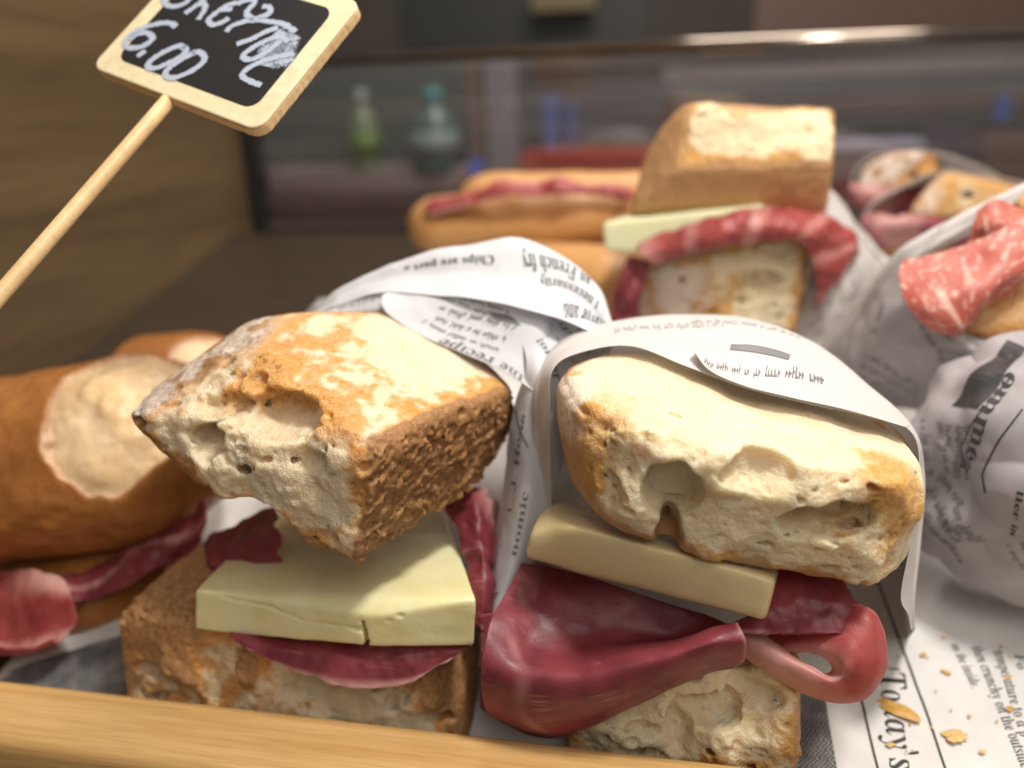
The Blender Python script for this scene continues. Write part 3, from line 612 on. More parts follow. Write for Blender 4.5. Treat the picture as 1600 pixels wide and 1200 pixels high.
chalk([[(450, -20), (470, 25), (520, 40), (580, 20), (620, -20)], [(580, 80), (650, 30), (700, -10)], [(650, 30), (690, 25), (690, 60), (655, 115)],
       [(900, 20), (830, 30), (740, 90), (715, 120), (740, 145), (800, 125), (830, 105)], [(780, 60), (850, 55)], [(880, 20), (960, 0), (975, 20), (930, 80), (980, 120), (940, 120), (850, 150), (815, 185)],
       [(1020, 40), (1060, 45), (1060, 80), (990, 110), (1050, 125), (1140, 140), (1210, 185)], [(1110, 160), (1040, 185), (960, 225), (875, 255)],
       [(1170, 240), (1110, 215), (1010, 250), (920, 310), (925, 340), (980, 335), (1060, 290), (1130, 230)], [(1200, 310), (1100, 330), (980, 370), (920, 410), (910, 440), (960, 470), (1015, 490)]], 'chalk_word', .20, z, 130, 0)
chalk([[(1080, 200), (1130, 230), (1180, 250), (1110, 260), (1060, 290), (1120, 300), (1150, 330), (1070, 340), (1040, 380)]], 'chalk_smudge', .75, z, 130, 0, -.05)
s0 = (BL+e1*(w1*.47)+e2*.05-nb*.20); s1 = P(-60, 530, 18.6); s1 = s1+(s1-s0)*.55
V_, F_ = tube([s0+(s1-s0)*t for t in np.linspace(0, 1, 12)], .20, 18); mesh('stick', V_, F_, M['stick'], sg)
print('T %.1f'%(__import__('time').time()-T0)) if 1 else 0 # ================================================================ FRONT LEFT SANDWICH (A)
A = thing('ciabatta_sandwich', 'front left toasted sandwich with a craggy brown crust and a thick yellow cheese wedge', 'sandwich', (-6, 20, 1), 'ciabatta sandwiches with ham and cheese')
tp = [W(572, 690, 15.9), W(556, 884, 16.0), W(196, 652, 17.6), W(255, 692, 17.5), W(296, 750, 17.3), W(425, 800, 16.7), W(385, 500, 21.4), W(235, 612, 19.3), W(250, 618, 18.3), W(325, 568, 19.0), W(432, 508, 20.2), W(440, 588, 17.75), W(440, 488, 21.4), W(600, 480, 22.6), W(720, 520, 24.5), W(800, 612, 21.2),
      W(742, 760, 20.6), W(800, 660, 23.5), W(330, 628, 22.5), W(620, 630, 25.5), W(580, 730, 15.75)]
bread('top_bread', A, M['breadA'], tp, [(W(560, 600, 18.2), 'crumb'), (W(620, 540, 18.2), 'crumb'), (W(700, 580, 18.2), 'crumb'), (W(430, 560, 18.2), 'crumb'), (W(430, 700, 17.1), 'torn'), (W(360, 620, 17.1), 'torn'), (W(480, 760, 16.5), 'torn'), (W(520, 680, 16.5), 'torn'), (W(540, 800, 16.5), 'torn'), (W(640, 740, 18), 'rough'), (W(740, 680, 19), 'rough'), (W(680, 780, 19), 'rough'), (W(285, 580, 18.8), 'flour'), (W(340, 535, 18.8), 'flour'), (W(260, 600, 18.8), 'flour'), (W(300, 650, 17.1), 'torn'), (W(350, 580, 17.1), 'torn')],
      h=.055, k=.09, seed=1, tear=.18, rough=.12, pore=.36, toastw=.42,
      holes=[((318, 690), (.62, 1.2, .38)), ((428, 655), (1.25, 1.3, .58)), ((340, 635), (.9, .5, .28)), (W(398, 852, 16.6), (1.55, 2.4, 1.22)), ((470, 720), (.8, .35, .3))],
      ytoast=lambda p, e: sst(.5, 1.2, -np.abs((p-W(470, 590, 18))@np.array([.6, .6, -.3]))*.5+1.5+e*.7)*.85*sst(10.0, 10.8, p[:, 2]))
bp = [W(183, 965, 17.6), W(190, 1060, 17.2), W(215, 1200, 17.0), W(312, 850, 20.3), W(250, 900, 18.8), W(350, 985, 17.2), W(430, 1230, 16.9), W(690, 1240, 17.0), W(745, 1010, 19), W(735, 1180, 17.6), W(640, 1050, 17.1), W(330, 860, 26), W(760, 880, 26), W(740, 1100, 20), W(300, 1000, 25)]
bread('bottom_bread', A, M['breadA'], bp, [(W(240, 980, 17.6), 'rough'), (W(270, 905, 18.6), 'rough'), (W(300, 880, 18.6), 'rough'), (W(290, 930, 18.), 'rough'), (W(230, 930, 18.), 'rough'), (W(330, 900, 19), 'rough'), (W(450, 1060, 17), 'torn'), (W(380, 1040, 17), 'torn'), (W(500, 960, 18), 'crumb'), (W(560, 1060, 17.1), 'torn'), (W(400, 1090, 17), 'torn'), (W(340, 1020, 17.), 'torn'), (W(600, 1100, 17), 'torn')], h=.065, k=.12, seed=5, tear=.38, rough=.12, pore=.45,
      holes=[((500, 1060), (.8, .5, .5)), ((610, 1085), (.6, .5, .4))], toastw=.4)
n_y = lambda q: q[0] if False else None
ch1 = [W(303, 922, 17.3), W(303, 986, 17.2), W(420, 938, 16.95), W(592, 964, 16.6), W(745, 935, 17.0), W(741, 1010, 17.0), W(575, 1010, 16.6), W(425, 800, 23), W(690, 790, 23.5), W(425, 822, 23), W(695, 815, 23.5)]
def pits(pp, rr):
    cs = [(np.array(a, np.float32), r_) for a, r_ in zip(pp, rr)]
    def f(p, s):
        for c_, r_ in cs: s = np.maximum(s, r_-np.sqrt((((p-c_)*np.array([.6, 1, 1.]))**2).sum(1)))
        return s
    return f
def notch(p, s):
    s = pits([W(607, 972, 16.6), W(626, 962, 16.7), W(600, 885, 18.8), W(372, 966, 17.0)], [.09, .07, .08, .09])(p, s)
    x0 = W(570, 985, 16.7)[0]; g = np.maximum(np.maximum(np.abs(p[:, 0]-x0+.05*fbm(p, 4, 2))-.07, p[:, 1]-17.1), p[:, 2]-W(570, 972, 16.6)[2]); s = np.maximum(s, -np.maximum(g, -s-.9))
    pts_ = [W(350, 934, 17.15), W(420, 948, 16.95), W(475, 972, 16.8), W(566, 984, 16.65)]; dm = np.full(len(p), 9.)
    for a, b_ in zip(pts_[:-1], pts_[1:]): t = np.clip(((p-a)@(b_-a))/((b_-a)@(b_-a)), 0, 1); dm = np.minimum(dm, np.linalg.norm(p-a-t[:, None]*(b_-a), axis=1))
    return np.maximum(s, .075-dm+.03*fbm(p, 4, 2, .5, 3))
slab('cheese_slice', A, M['cheese'], ch1, .045, .03, notch)
H1 = Sheet(W3([[(345, 985, 17.3), (440, 995, 17.2), (540, 1004, 17.2), (640, 1005, 17.2), (740, 1000, 17.6)], [(360, 1000, 16.9), (450, 1018, 16.75), (550, 1030, 16.7), (640, 1035, 16.8), (735, 1010, 17.3)],
               [(385, 1012, 16.7), (465, 1052, 16.5), (560, 1074, 16.45), (640, 1068, 16.6), (700, 1030, 17.0)]]), amp=.12, freq=1.1, seed=2)
H1.build('ham_slice', A, M['ham'], 100, 40, .06, fat=lambda S, T: sst(.80, .98, T)*.7*sst(.1, .3, S), edge=.35)
H2 = Sheet(W3([[(250, 890, 20.6), (330, 840, 20.5), (430, 790, 20.8)], [(262, 905, 19.6), (345, 872, 19.4), (440, 830, 19.4)], [(290, 925, 19.4), (360, 915, 19), (440, 900, 19)]]), amp=.15, freq=.9, seed=8)
H2.build('ham_slice', A, M['ham'], 60, 50, .07, edge=.3)
H3 = Sheet(W3([[(690, 790, 20.8), (735, 762, 21), (775, 775, 22), (785, 820, 23)], [(715, 830, 20), (750, 815, 20.0), (772, 840, 20.8), (780, 880, 22)], [(735, 900, 19.2), (758, 900, 19.0), (770, 915, 19.6), (772, 960, 20.5)],
               [(738, 980, 18.2), (755, 985, 18), (768, 990, 18.6), (772, 1010, 19)]]), amp=.2, freq=1.2, seed=3)
H3.build('ham_slice', A, M['ham'], 60, 60, .07, fat=lambda S, T: sst(.35, .15, T)*sst(.3, .6, S)*.8, edge=.2)
print('T %.1f'%(__import__('time').time()-T0)) if 1 else 0 # ================================================================ FRONT RIGHT SANDWICH (B)
B = thing('ciabatta_sandwich', 'front right pale sandwich in a white paper cone, large ham fold hanging out', 'sandwich', (1, 19, 1), 'ciabatta sandwiches with ham and cheese')
tp = [W(866, 572, 19.2), W(905, 552, 20.4), W(1010, 540, 21.5), W(1250, 590, 21.8), W(1423, 672, 20.2), W(1449, 715, 18.4), W(1446, 800, 17.6), W(1400, 905, 17.4), W(1345, 930, 17.0), W(1235, 895, 16.6), W(1100, 868, 16.2),
      W(960, 850, 16.2), W(905, 800, 16.9), W(872, 690, 18.0), W(905, 640, 16.95), W(1100, 690, 15.7), W(1290, 740, 15.9), W(1400, 760, 16.6), W(880, 665, 23), W(1050, 690, 25), W(1400, 750, 24), W(1000, 560, 26), W(1300, 640, 26), W(1200, 800, 15.9), W(1000, 800, 15.9)]
bread('top_bread', B, M['breadB'], tp, [(W(1100, 620, 18.5), 'crumb'), (W(1000, 740, 15.9), 'torn'), (W(1200, 780, 15.9), 'torn'), (W(1350, 820, 16.4), 'torn'), (W(1280, 850, 16.3), 'torn'), (W(940, 740, 16), 'torn'), (W(1100, 820, 16), 'torn'), (W(1420, 850, 17), 'torn'), (W(1200, 660, 17), 'crumb'), (W(980, 640, 17), 'crumb'), (W(1330, 700, 17), 'crumb'), (W(885, 680, 17.6), 'crust'), (W(1440, 780, 17.9), 'crumb'), (W(1380, 720, 17.4), 'crumb')],
      h=.055, k=.22, seed=11, tear=.24, rough=.09, pore=.34, toastw=.35,
      holes=[((1052, 778), (.70, 1.7, .78)), ((1044, 850), (.34, 1.6, .62)), ((1200, 745), (.85, .9, .6)), ((1300, 822), (1.15, 1.4, .48)), ((1190, 905), (.9, .5, .22)), ((950, 770), (.3, .3, .45)), ((930, 810), (.2, .3, .3)), ((1385, 880), (.4, .3, .3))],
      ytoast=lambda p, e: np.maximum(sst(1.9, .3, np.linalg.norm(p-W(915, 660, 16.8), axis=1)+e*.5)*.85, sst(2.0, .4, np.linalg.norm((p-W(1420, 770, 17))*np.array([1, 1, .7]), axis=1)+e*.7)*.9),
      flour=lambda p, e: sst(1.0, .5, np.linalg.norm((p-W(878, 620, 18.2))*np.array([1, .6, .7]), axis=1)+e*.3))
bp = [W(890, 1150, 17), W(960, 1095, 17.2), W(1060, 1060, 17.3), W(1170, 1035, 17.4), W(1238, 1045, 17.3), W(1252, 1110, 17), W(1248, 1205, 16.9), W(890, 1230, 16.9), W(1240, 1000, 26), W(900, 1000, 26), W(1230, 1130, 25), W(880, 1150, 20)]
bread('bottom_bread', B, M['breadB'], bp, [(W(950, 1140, 17), 'torn'), (W(1060, 1090, 17), 'torn'), (W(1160, 1060, 17), 'torn'), (W(1150, 1180, 17), 'torn'), (W(1210, 1090, 17), 'torn'), (W(1230, 1150, 17), 'torn'), (W(980, 1180, 17), 'torn'), (W(1100, 1150, 17), 'torn'), (W(1030, 1060, 17.1), 'torn'), (W(1000, 1000, 20), 'torn')], h=.055, k=.12, seed=17, tear=.32, rough=.14, pore=.7,
      holes=[((1060, 1130), (.35, .6, .8)), ((1000, 1180), (.6, .5, .3))], toastw=.5)
ch = [W(842, 795, 18.4), W(822, 835, 17.6), W(815, 872, 17.5), W(1198, 976, 16.5), W(1216, 905, 16.55), W(1215, 885, 17.5), W(880, 775, 20), W(1230, 850, 22), W(870, 860, 22), W(1200, 930, 22), W(900, 820, 16.9)]
slab('cheese_slice', B, M['cheeseB'], ch, .05, .07)
HB = Sheet(W3([[(815, 880, 19.2), (880, 890, 18.8), (960, 915, 18.6), (1050, 945, 18.4), (1130, 970, 18.4), (1175, 985, 18.4)],
               [(785, 935, 17.7), (860, 960, 17.6), (950, 985, 17.7), (1040, 1000, 17.8), (1110, 990, 17.6), (1165, 985, 17.6)],
               [(764, 975, 16.7), (830, 1010, 16.7), (920, 1022, 16.7), (1030, 1005, 16.7), (1105, 980, 16.5), (1152, 970, 16.6)],
               [(752, 1040, 15.9), (825, 1060, 15.7), (915, 1058, 15.7), (1020, 1032, 15.8), (1105, 1008, 15.8), (1166, 1000, 16.1)],
               [(758, 1105, 16.1), (830, 1125, 15.8), (910, 1115, 15.8), (1010, 1078, 16.0), (1100, 1042, 16.1), (1165, 1030, 16.3)],
               [(785, 1130, 16.8), (845, 1155, 16.5), (905, 1140, 16.6), (1000, 1095, 16.8), (1090, 1055, 16.9), (1150, 1045, 17.0)]]), amp=.08, freq=.7, seed=21)
HB.build('ham_slice', B, M['ham'], 110, 90, .07, fat=lambda S, T: np.maximum(sst(.05, .0, np.abs(S-.14-.16*(T-.45)+.02*np.sin(T*19)))*sst(.35, .45, T)*.30*(.6+.4*np.sin(T*31)), sst(.97, 1., S)*.35))
HB2 = Sheet(W3([[(750, 960, 18.3), (800, 955, 18.3), (860, 960, 18.2)], [(750, 1040, 17.6), (790, 1040, 17.5), (850, 1040, 17.5)], [(752, 1105, 17.2), (790, 1125, 17), (850, 1130, 17.0)]]), amp=.15, freq=.9, seed=29)
HB2.build('ham_slice', B, M['ham'], 50, 50, .07)
HB3 = Sheet(W3([[(1190, 870, 18.6), (1250, 880, 18.4), (1320, 905, 18.2), (1345, 925, 18.1)], [(1195, 940, 17.4), (1250, 940, 17.3), (1310, 945, 17.3), (1341, 955, 17.4)], [(1120, 988, 17.2), (1220, 990, 16.9), (1300, 990, 16.8), (1337, 1000, 16.9)]]), amp=.13, freq=1.2, seed=31)
HB3.build('ham_slice', B, M['ham'], 90, 70, .06, edge=.5, fat=lambda S, T: sst(.9, 1, T)*sst(.35, .1, S)*.6)
HB4 = Sheet(W3([[(1180, 1010, 18), (1235, 975, 17.8), (1320, 945, 17.5), (1372, 962, 17.2), (1389, 1030, 16.8), (1366, 1082, 16.6), (1320, 1098, 16.6), (1262, 1082, 16.8), (1188, 1040, 17.2), (1130, 1000, 17.8)],
                [(1190, 1012, 17.7), (1245, 985, 17.5), (1315, 968, 17.2), (1354, 982, 16.9), (1366, 1033, 16.55), (1352, 1070, 16.4), (1315, 1088, 16.4), (1268, 1070, 16.6), (1195, 1030, 17), (1135, 995, 17.6)],
                [(1205, 1020, 17.5), (1250, 1010, 17.2), (1286, 1014, 16.8), (1308, 1026, 16.6), (1318, 1042, 16.4), (1314, 1056, 16.35), (1296, 1062, 16.4), (1268, 1048, 16.6), (1208, 1018, 17.0), (1145, 985, 17.5)],
                [(1212, 1026, 18.0), (1252, 1022, 17.7), (1278, 1024, 17.4), (1292, 1031, 17.2), (1299, 1042, 17.1), (1296, 1050, 17.1), (1284, 1052, 17.2), (1262, 1038, 17.3), (1216, 1008, 17.5), (1155, 975, 17.9)]]), amp=.09, freq=1.0, seed=35)
HB4.build('ham_slice', B, M['ham2'], 110, 50, .055, fat=lambda S, T: np.maximum(sst(.50, .80, T)*.8, np.maximum(sst(.58, .85, S)*.6, sst(.06, .0, T)*.3)))
print('T %.1f'%(__import__('time').time()-T0)) if 1 else 0 # ================================================================ WRAPPERS OF A AND B
WA = thing('printed_wrapper', 'white cone of upside down newspaper print around the front left sandwich', 'paper wrapper', (-4, 26, 2), 'paper wrappers')
SA = Sheet(W3([[(490, 493, 23.4), (545, 470, 23.2), (600, 456, 23.0), (700, 462, 22.7), (790, 477, 22.4), (870, 498, 22.2), (948, 532, 22.2)],
               [(488, 490, 23.8), (545, 455, 23.8), (605, 437, 23.8), (705, 428, 23.7), (800, 436, 23.5), (880, 458, 23.3), (953, 520, 22.9)],
               [(487, 486, 24.2), (550, 440, 24.6), (625, 408, 24.9), (715, 384, 25.0), (822, 373, 25.2), (925, 438, 24.4), (958, 512, 23.4)],
               [(500, 500, 28), (560, 480, 28.5), (640, 455, 29), (720, 440, 29.5), (820, 430, 29.5), (900, 470, 28.5), (940, 520, 27)],
               [(560, 600, 31), (600, 580, 31), (660, 560, 32), (720, 550, 32), (800, 550, 32), (870, 560, 31), (900, 600, 30)]]), amp=.04, freq=.6, seed=41, amp2=.03, freq2=.55)
SA.build('folded_flap', WA, M['paper'], 130, 90, .008)
ink(SA, [words(SA, serif('Chips are part o'), (772, 399), (632, 417), (772, 414)), words(SA, serif('an French fry'), (922, 436), (814, 397), (918, 451)), words(SA, serif('t necessarily'), (936, 473), (842, 434), (932, 487)),
         words(SA, serif('flavor and'), (947, 505), (880, 475), (943, 518))], WA, 'ink', .022)
SB_ = Sheet(W3([[(597, 462, 22.6), (597, 478, 22.4), (612, 497, 22.2), (660, 526, 21.9), (722, 552, 21.7), (785, 580, 21.3), (836, 612, 20.9)],
                [(603, 458, 22.9), (625, 465, 22.8), (660, 480, 22.6), (710, 505, 22.4), (755, 525, 22.2), (805, 550, 21.8), (842, 590, 21.3)],
                [(615, 455, 23.3), (655, 452, 23.2), (700, 456, 23.1), (760, 466, 23), (815, 480, 22.8), (850, 505, 22.5), (860, 560, 22.2)],
                [(640, 445, 24.2), (680, 440, 24.2), (720, 440, 24.2), (780, 445, 24), (830, 460, 23.8), (860, 480, 23.5), (870, 520, 23.2)]]), amp=.04, freq=.9, seed=44)
SB_.build('inner_fold', WA, M['paper'], 100, 60, .008)
ink(SB_, [filler(SB_, (780, 545), (660, 500), (777, 553), 3, 1.7, 26, 2), filler(SB_, (790, 500), (640, 455), (786, 508), 3, 1.8, 40, 4), words(SB_, serif('the recipe'), (818, 588), (694, 529), (814, 598)), poly_st(SB_, [(760, 486), (800, 495), (815, 510), (775, 500)])], WA, 'inkg', .022)
SB2 = Sheet(W3([[(486, 492, 23.5), (545, 472, 23.3), (600, 462, 23.1), (640, 470, 23)], [(505, 497, 23), (550, 490, 22.9), (600, 490, 22.8), (640, 505, 22.6)], [(520, 520, 23.3), (560, 520, 23.2), (600, 520, 23.0), (640, 530, 22.8)]]), amp=.02, seed=47)
SB2.build('inner_lining', WA, M['paper'], 40, 30, .014); ink(SB2, [filler(SB2, (530, 485), (598, 470), (528, 479), 4, 1.6, 30, 6)], WA, 'inkb', .022)
SC = Sheet(W3([[(800, 478, 23.6), (850, 488, 23.4), (905, 508, 23.1), (965, 530, 22.9)], [(812, 520, 22.4), (850, 530, 22.2), (890, 560, 22.0), (930, 590, 22)], [(822, 575, 21.3), (842, 580, 21.1), (866, 610, 21), (900, 650, 21)],
               [(800, 640, 21.3), (820, 650, 20.8), (840, 680, 20.5), (880, 720, 20.5)], [(792, 740, 21.5), (806, 745, 20.4), (826, 750, 19.9), (860, 780, 20)], [(772, 850, 21), (784, 850, 19.8), (806, 860, 19.2), (830, 880, 19.5)],
               [(752, 950, 20), (764, 955, 18.9), (778, 965, 18.5), (790, 985, 18.8)], [(742, 1040, 19), (752, 1045, 18.2), (764, 1050, 17.9), (775, 1060, 18.2)]]), amp=.06, freq=.7, seed=51)
SC.build('side_fold', WA, M['paper'], 60, 150, .014)
ink(SC, [words(SC, serif('important bodod'), (798, 468), (893, 565), (808, 459)), words(SC, serif('customer'), (806, 510), (866, 596), (817, 503)), words(SC, serif('Eqs'), (855, 480), (893, 528), (866, 473)),
         filler(SC, (895, 540), (915, 505), (888, 536), 3, 1.8, 8, 9)], WA, 'inkg', .022)
ink(SC, [words(SC, serif('1. J. Hono'), (800, 800), (822, 650), (791, 797)), words(SC, serif('nomic'), (806, 870), (826, 770), (797, 867)), words(SC, serif('run'), (766, 960), (780, 925), (759, 956)), stroke_px(SC, [(806, 640), (812, 670), (826, 700)], 2.5)], WA, 'inkg', .022)
WB = thing('white_wrapper', 'smooth white paper cone arched over the front right sandwich', 'paper wrapper', (2, 24, 2), 'paper wrappers')
inner = [(864, 900, 19.8), (861, 790, 19.7), (860, 650, 19.4), (864, 580, 19.6), (905, 551, 20.5), (985, 541, 20.7), (1070, 571, 19.9), (1160, 604, 19.3), (1250, 628, 19.2), (1350, 650, 19.4), (1422, 674, 19.7), (1436, 740, 19.4), (1422, 850, 19.1), (1408, 930, 18.9), (1420, 960, 18.9)]
mid = [(850, 900, 20.4), (846, 790, 20.3), (842, 655, 20.2), (852, 575, 20.8), (900, 538, 21.4), (985, 523, 21.7), (1080, 533, 21.4), (1165, 552, 21.0), (1260, 583, 20.8), (1350, 625, 20.6), (1428, 680, 20.5), (1440, 745, 20.2), (1432, 850, 19.9), (1424, 940, 19.6), (1424, 985, 19.6)]
top = [(838, 900, 21.2), (834, 790, 21.2), (834, 650, 21.4), (846, 572, 22.2), (893, 522, 23), (985, 497, 23.6), (1085, 491, 23.8), (1180, 500, 23.6), (1275, 537, 23.2), (1355, 600, 22.4), (1420, 665, 21.8), (1441, 745, 21.2), (1437, 850, 20.9), (1428, 935, 20.6), (1428, 985, 20.6)]
back = [(u+(1120-u)*.10, v_+28+(v_-600)*.02, 27.5) for u, v_, y in top]; back2 = [(u+(1120-u)*.3, v_+80, 33) for u, v_, y in top]
SW = Sheet(W3([inner, mid, top, back, back2]), amp=.02, freq=.5, seed=61); SW.build('cone_sheet', WB, M['paperB'], 200, 80, .010)
ink(SW, [filler(SW, (960, 520), (1180, 516), (960, 513), 1, 1.5, 60, 3), filler(SW, (1080, 505), (1250, 530), (1081, 499), 1, 1.5, 40, 5)], WB, 'inkb', .024)
SW2 = Sheet(W3([[(1082, 545, 20.2), (1108, 578, 19.5), (1160, 602, 19.05), (1230, 620, 18.9), (1330, 642, 19.1), (1418, 668, 19.4)], [(1087, 543, 20.4), (1120, 562, 19.9), (1175, 580, 19.6), (1245, 597, 19.5), (1335, 628, 19.6), (1420, 667, 19.7)],
                [(1092, 542, 20.8), (1140, 538, 20.7), (1200, 543, 20.6), (1265, 566, 20.5), (1340, 610, 20.3), (1422, 666, 20.0)]]), amp=.01, seed=64)
SW2.build('inner_pocket', WB, M['paperB'], 80, 40, .008)
ink(SW2, [poly_st(SW2, [(1142, 537), (1235, 555), (1232, 563), (1140, 547)]), filler(SW2, (1100, 566), (1290, 602), (1101, 558), 1, 1.5, 34, 12), filler(SW2, (1235, 548), (1300, 572), (1236, 543), 1, 1.5, 16, 13), poly_st(SW2, [(1318, 578), (1335, 590), (1352, 615), (1338, 604)])], WB, 'inkg', .024)
print('T %.1f'%(__import__('time').time()-T0)) if 1 else 0 # ================================================================ BACK SANDWICH (C)
Cc = thing('ciabatta_sandwich', 'tall back sandwich between the two wrappers with pale cheese poking out left', 'sandwich', (3, 36, 4), 'ciabatta sandwiches with ham and cheese')
tp = [W(1078, 158, 35), W(1110, 158, 36), W(1300, 168, 35.5), W(1306, 200, 34.5), W(1303, 255, 33.6), W(1288, 335, 34.6), W(1275, 345, 36), W(985, 335, 35), W(1062, 262, 33.6), W(1010, 235, 36.5), W(1040, 190, 37), W(1000, 330, 40), W(1290, 330, 42), W(1100, 175, 42), W(1300, 190, 42)]
def biteC(p, s):
    c_ = W(1190, 120, 35.5); g = np.linalg.norm((p-c_)*np.array([.55, .6, 1]), axis=1)-1.45; return np.maximum(s, -g+.12*fbm(p, 1.2, 3, .6, 9))
bread('top_bread', Cc, M['breadB'], tp, [(W(1180, 215, 34.2), 'torn'), (W(1150, 300, 34.1), 'crust'), (W(1030, 260, 35.2), 'crust'), (W(1200, 165, 36.2), 'crumb')], h=.085, k=.10, seed=23, tear=.12, rough=.09, pore=.25, toastw=.35, extra=biteC)
bp = [W(1000, 425, 35.5), W(1080, 395, 34), W(1180, 372, 34.4), W(1270, 368, 34.6), W(1262, 420, 34.2), W(1235, 495, 34), W(1130, 485, 33.8), W(1005, 520, 35), W(1100, 540, 34), W(1240, 540, 34.4), W(1000, 430, 41), W(1270, 380, 41), W(1250, 500, 41)]
bread('bottom_bread', Cc, M['breadB'], bp, [(W(1180, 420, 34.1), 'torn'), (W(1040, 460, 34.6), 'flour'), (W(1150, 380, 36), 'crumb'), (W(1220, 460, 33.9), 'torn'), (W(1130, 430, 33.9), 'torn'), (W(1240, 400, 33.9), 'torn')], h=.085, k=.14, seed=27, tear=.12, rough=.09, pore=.25, holes=[((1195, 435), (.9, .6, .35))], toastw=.5, rim=.08)
slab('cheese_slice', Cc, M['cheeseC'], [W(938, 348, 34), W(945, 392, 34), W(985, 398, 33.8), W(1195, 318, 33.6), W(1195, 350, 33.6), W(1000, 330, 38), W(1200, 312, 38), W(1000, 370, 38), W(1200, 345, 38)], .07, .06)
HC = Sheet(W3([[(990, 370, 36), (1060, 350, 35.5), (1150, 328, 35), (1240, 325, 35), (1310, 345, 35.5), (1345, 390, 36), (1310, 440, 36.4)], [(992, 380, 34), (1060, 358, 33.6), (1150, 335, 33.2), (1240, 332, 33.2), (1300, 360, 33.6), (1325, 400, 34.2), (1295, 450, 34.8)],
                [(1002, 400, 33.3), (1065, 385, 32.9), (1150, 362, 32.6), (1230, 358, 32.6), (1280, 375, 33.1), (1298, 415, 33.8), (1282, 460, 34.4)], [(1025, 412, 33.8), (1075, 398, 33.4), (1150, 378, 33.1), (1225, 372, 33.1), (1262, 385, 33.5), (1275, 430, 34), (1270, 490, 34.6)]]), amp=.22, freq=.9, seed=71)
HC.build('ham_slice', Cc, M['ham2'], 90, 40, .09, fat=lambda S, T: np.maximum(sst(.55, .95, np.sin(S*33+2*T))*.35, sst(.10, .03, S)*.4), edge=.1)
HC2 = Sheet(W3([[(985, 400, 34.5), (1005, 405, 34), (1020, 410, 34.2)], [(962, 450, 34.3), (985, 455, 33.8), (1005, 450, 34)], [(950, 505, 34.1), (970, 512, 33.8), (995, 515, 34)]]), amp=.2, freq=1, seed=73); HC2.build('ham_slice', Cc, M['ham'], 30, 40, .14)
WC = thing('white_wrapper', 'pale wrapper leaning out right of the tall back sandwich', 'paper wrapper', (8, 37, 4), 'paper wrappers')
S_ = Sheet(W3([[(1270, 270, 37.5), (1300, 300, 37), (1315, 315, 37.5), (1330, 335, 38.5)], [(1270, 360, 36.5), (1310, 370, 36), (1350, 375, 36.6), (1378, 392, 38)], [(1260, 450, 36), (1310, 445, 35.5), (1355, 430, 36.2), (1402, 418, 37.6)], [(1230, 540, 35.6), (1280, 530, 35.2), (1330, 500, 36), (1380, 470, 37)], [(1200, 620, 35.4), (1260, 620, 35), (1310, 600, 35.8), (1360, 560, 36.8)]]), amp=.12, freq=.5, seed=81)
S_.build('cone_sheet', WC, M['paperB'], 60, 80, .02); ink(S_, [filler(S_, (1335, 350), (1385, 450), (1342, 346), 3, 2.2, 26, 8), filler(S_, (1285, 400), (1320, 500), (1292, 397), 3, 2, 26, 18)], WC, 'inkb', .03)
print('T %.1f'%(__import__('time').time()-T0)) if 1 else 0 # ================================================================ BROWN ROLLS AT LEFT
def capsule(p, a, b_, r, q=(1, 1, 1)):
    a = np.array(a, np.float32); b_ = np.array(b_, np.float32); q = np.array(q, np.float32); pa = (p-a)*q; ba = (b_-a)*q; t = np.clip(pa@ba/(ba@ba), 0, 1); return np.linalg.norm(pa-t[:, None]*ba, axis=1)-r
def march(fb, u, v_):
    d = np.linspace(10, 60, 1500); q = CAM+d[:, None]*ray(u, v_); e = fb(q.astype(np.float32)); return q[np.argmax(e < 0)]
def roll(name, parent, mat, fb, lo, hi, h, carve=None, seed=0, flour=0., label=None, cr_amp=.05):
    def f(p):
        s = fb(p); 
        nr = np.abs(s) < .6; s[nr] = s[nr]+cr_amp*fbm(p[nr], .8, 3, .5, seed)
        if carve is not None: s_in = s+.22+.10*fbm(p, 1.1, 3, .55, seed+4)
        if carve is not None: s = np.maximum(s, -(carve(p))+np.where(np.abs(s) < 9, .03*fbm(p, 3, 2, .5, seed+2)+.16*fbm(p, .7, 3, .55, seed+6)+.35*vn(p, .45, seed), 0)); s = np.minimum(s, s_in)
        return s
    def mk(V_):
        s = fb(V_); e1 = fbm(V_, .6, 3, .5, seed+9); inn = sst(-.03, -.13, s+cr_amp*fbm(V_, .8, 3, .5, seed)) if carve is None else sst(.12, -.12, carve(V_)-.16*fbm(V_, .7, 3, .55, seed+6)-.35*vn(V_, .45, seed))*sst(-.02, -.10, s+cr_amp*fbm(V_, .8, 3, .5, seed)) if carve is not None else np.zeros(len(V_))
        return np.stack([1-inn, sst(-.7, -.1, s)*.55*inn, flour*sst(.1, .5, e1)], 1)
    return solid(name, parent, mat, f, lo, hi, h, mk, label)
D = thing('brown_roll_sandwich', 'smooth brown roll at the left edge with a slashed cream top and ham below', 'sandwich', (-18, 23, 1), 'soft roll sandwiches')
a0, a1 = W(-170, 765, 22.3), W(215, 700, 23.6); c1 = march(lambda p: capsule(p, a0, a1, 3.4, (.95, .9, 1.02)), 172, 630)+np.array([.05, -.1, 2.0])
roll('top_bread', D, M['roll'], lambda p: capsule(p, a0, a1, 3.4, (.95, .9, 1.02)), (-26, 18.5, 3), (-11.0, 29, 15), .09, carve=lambda p: ((np.abs((p-c1)/np.array([2.45, 4.2, 4.9], np.float32))**2.2).sum(1)**(1/2.2)-1)*2.2-.25*(p[:, 2]-c1[2]+2)*0, seed=3, flour=.0, cr_amp=.10)
b0, b1 = W(-170, 950, 22.5), W(190, 885, 23.0)
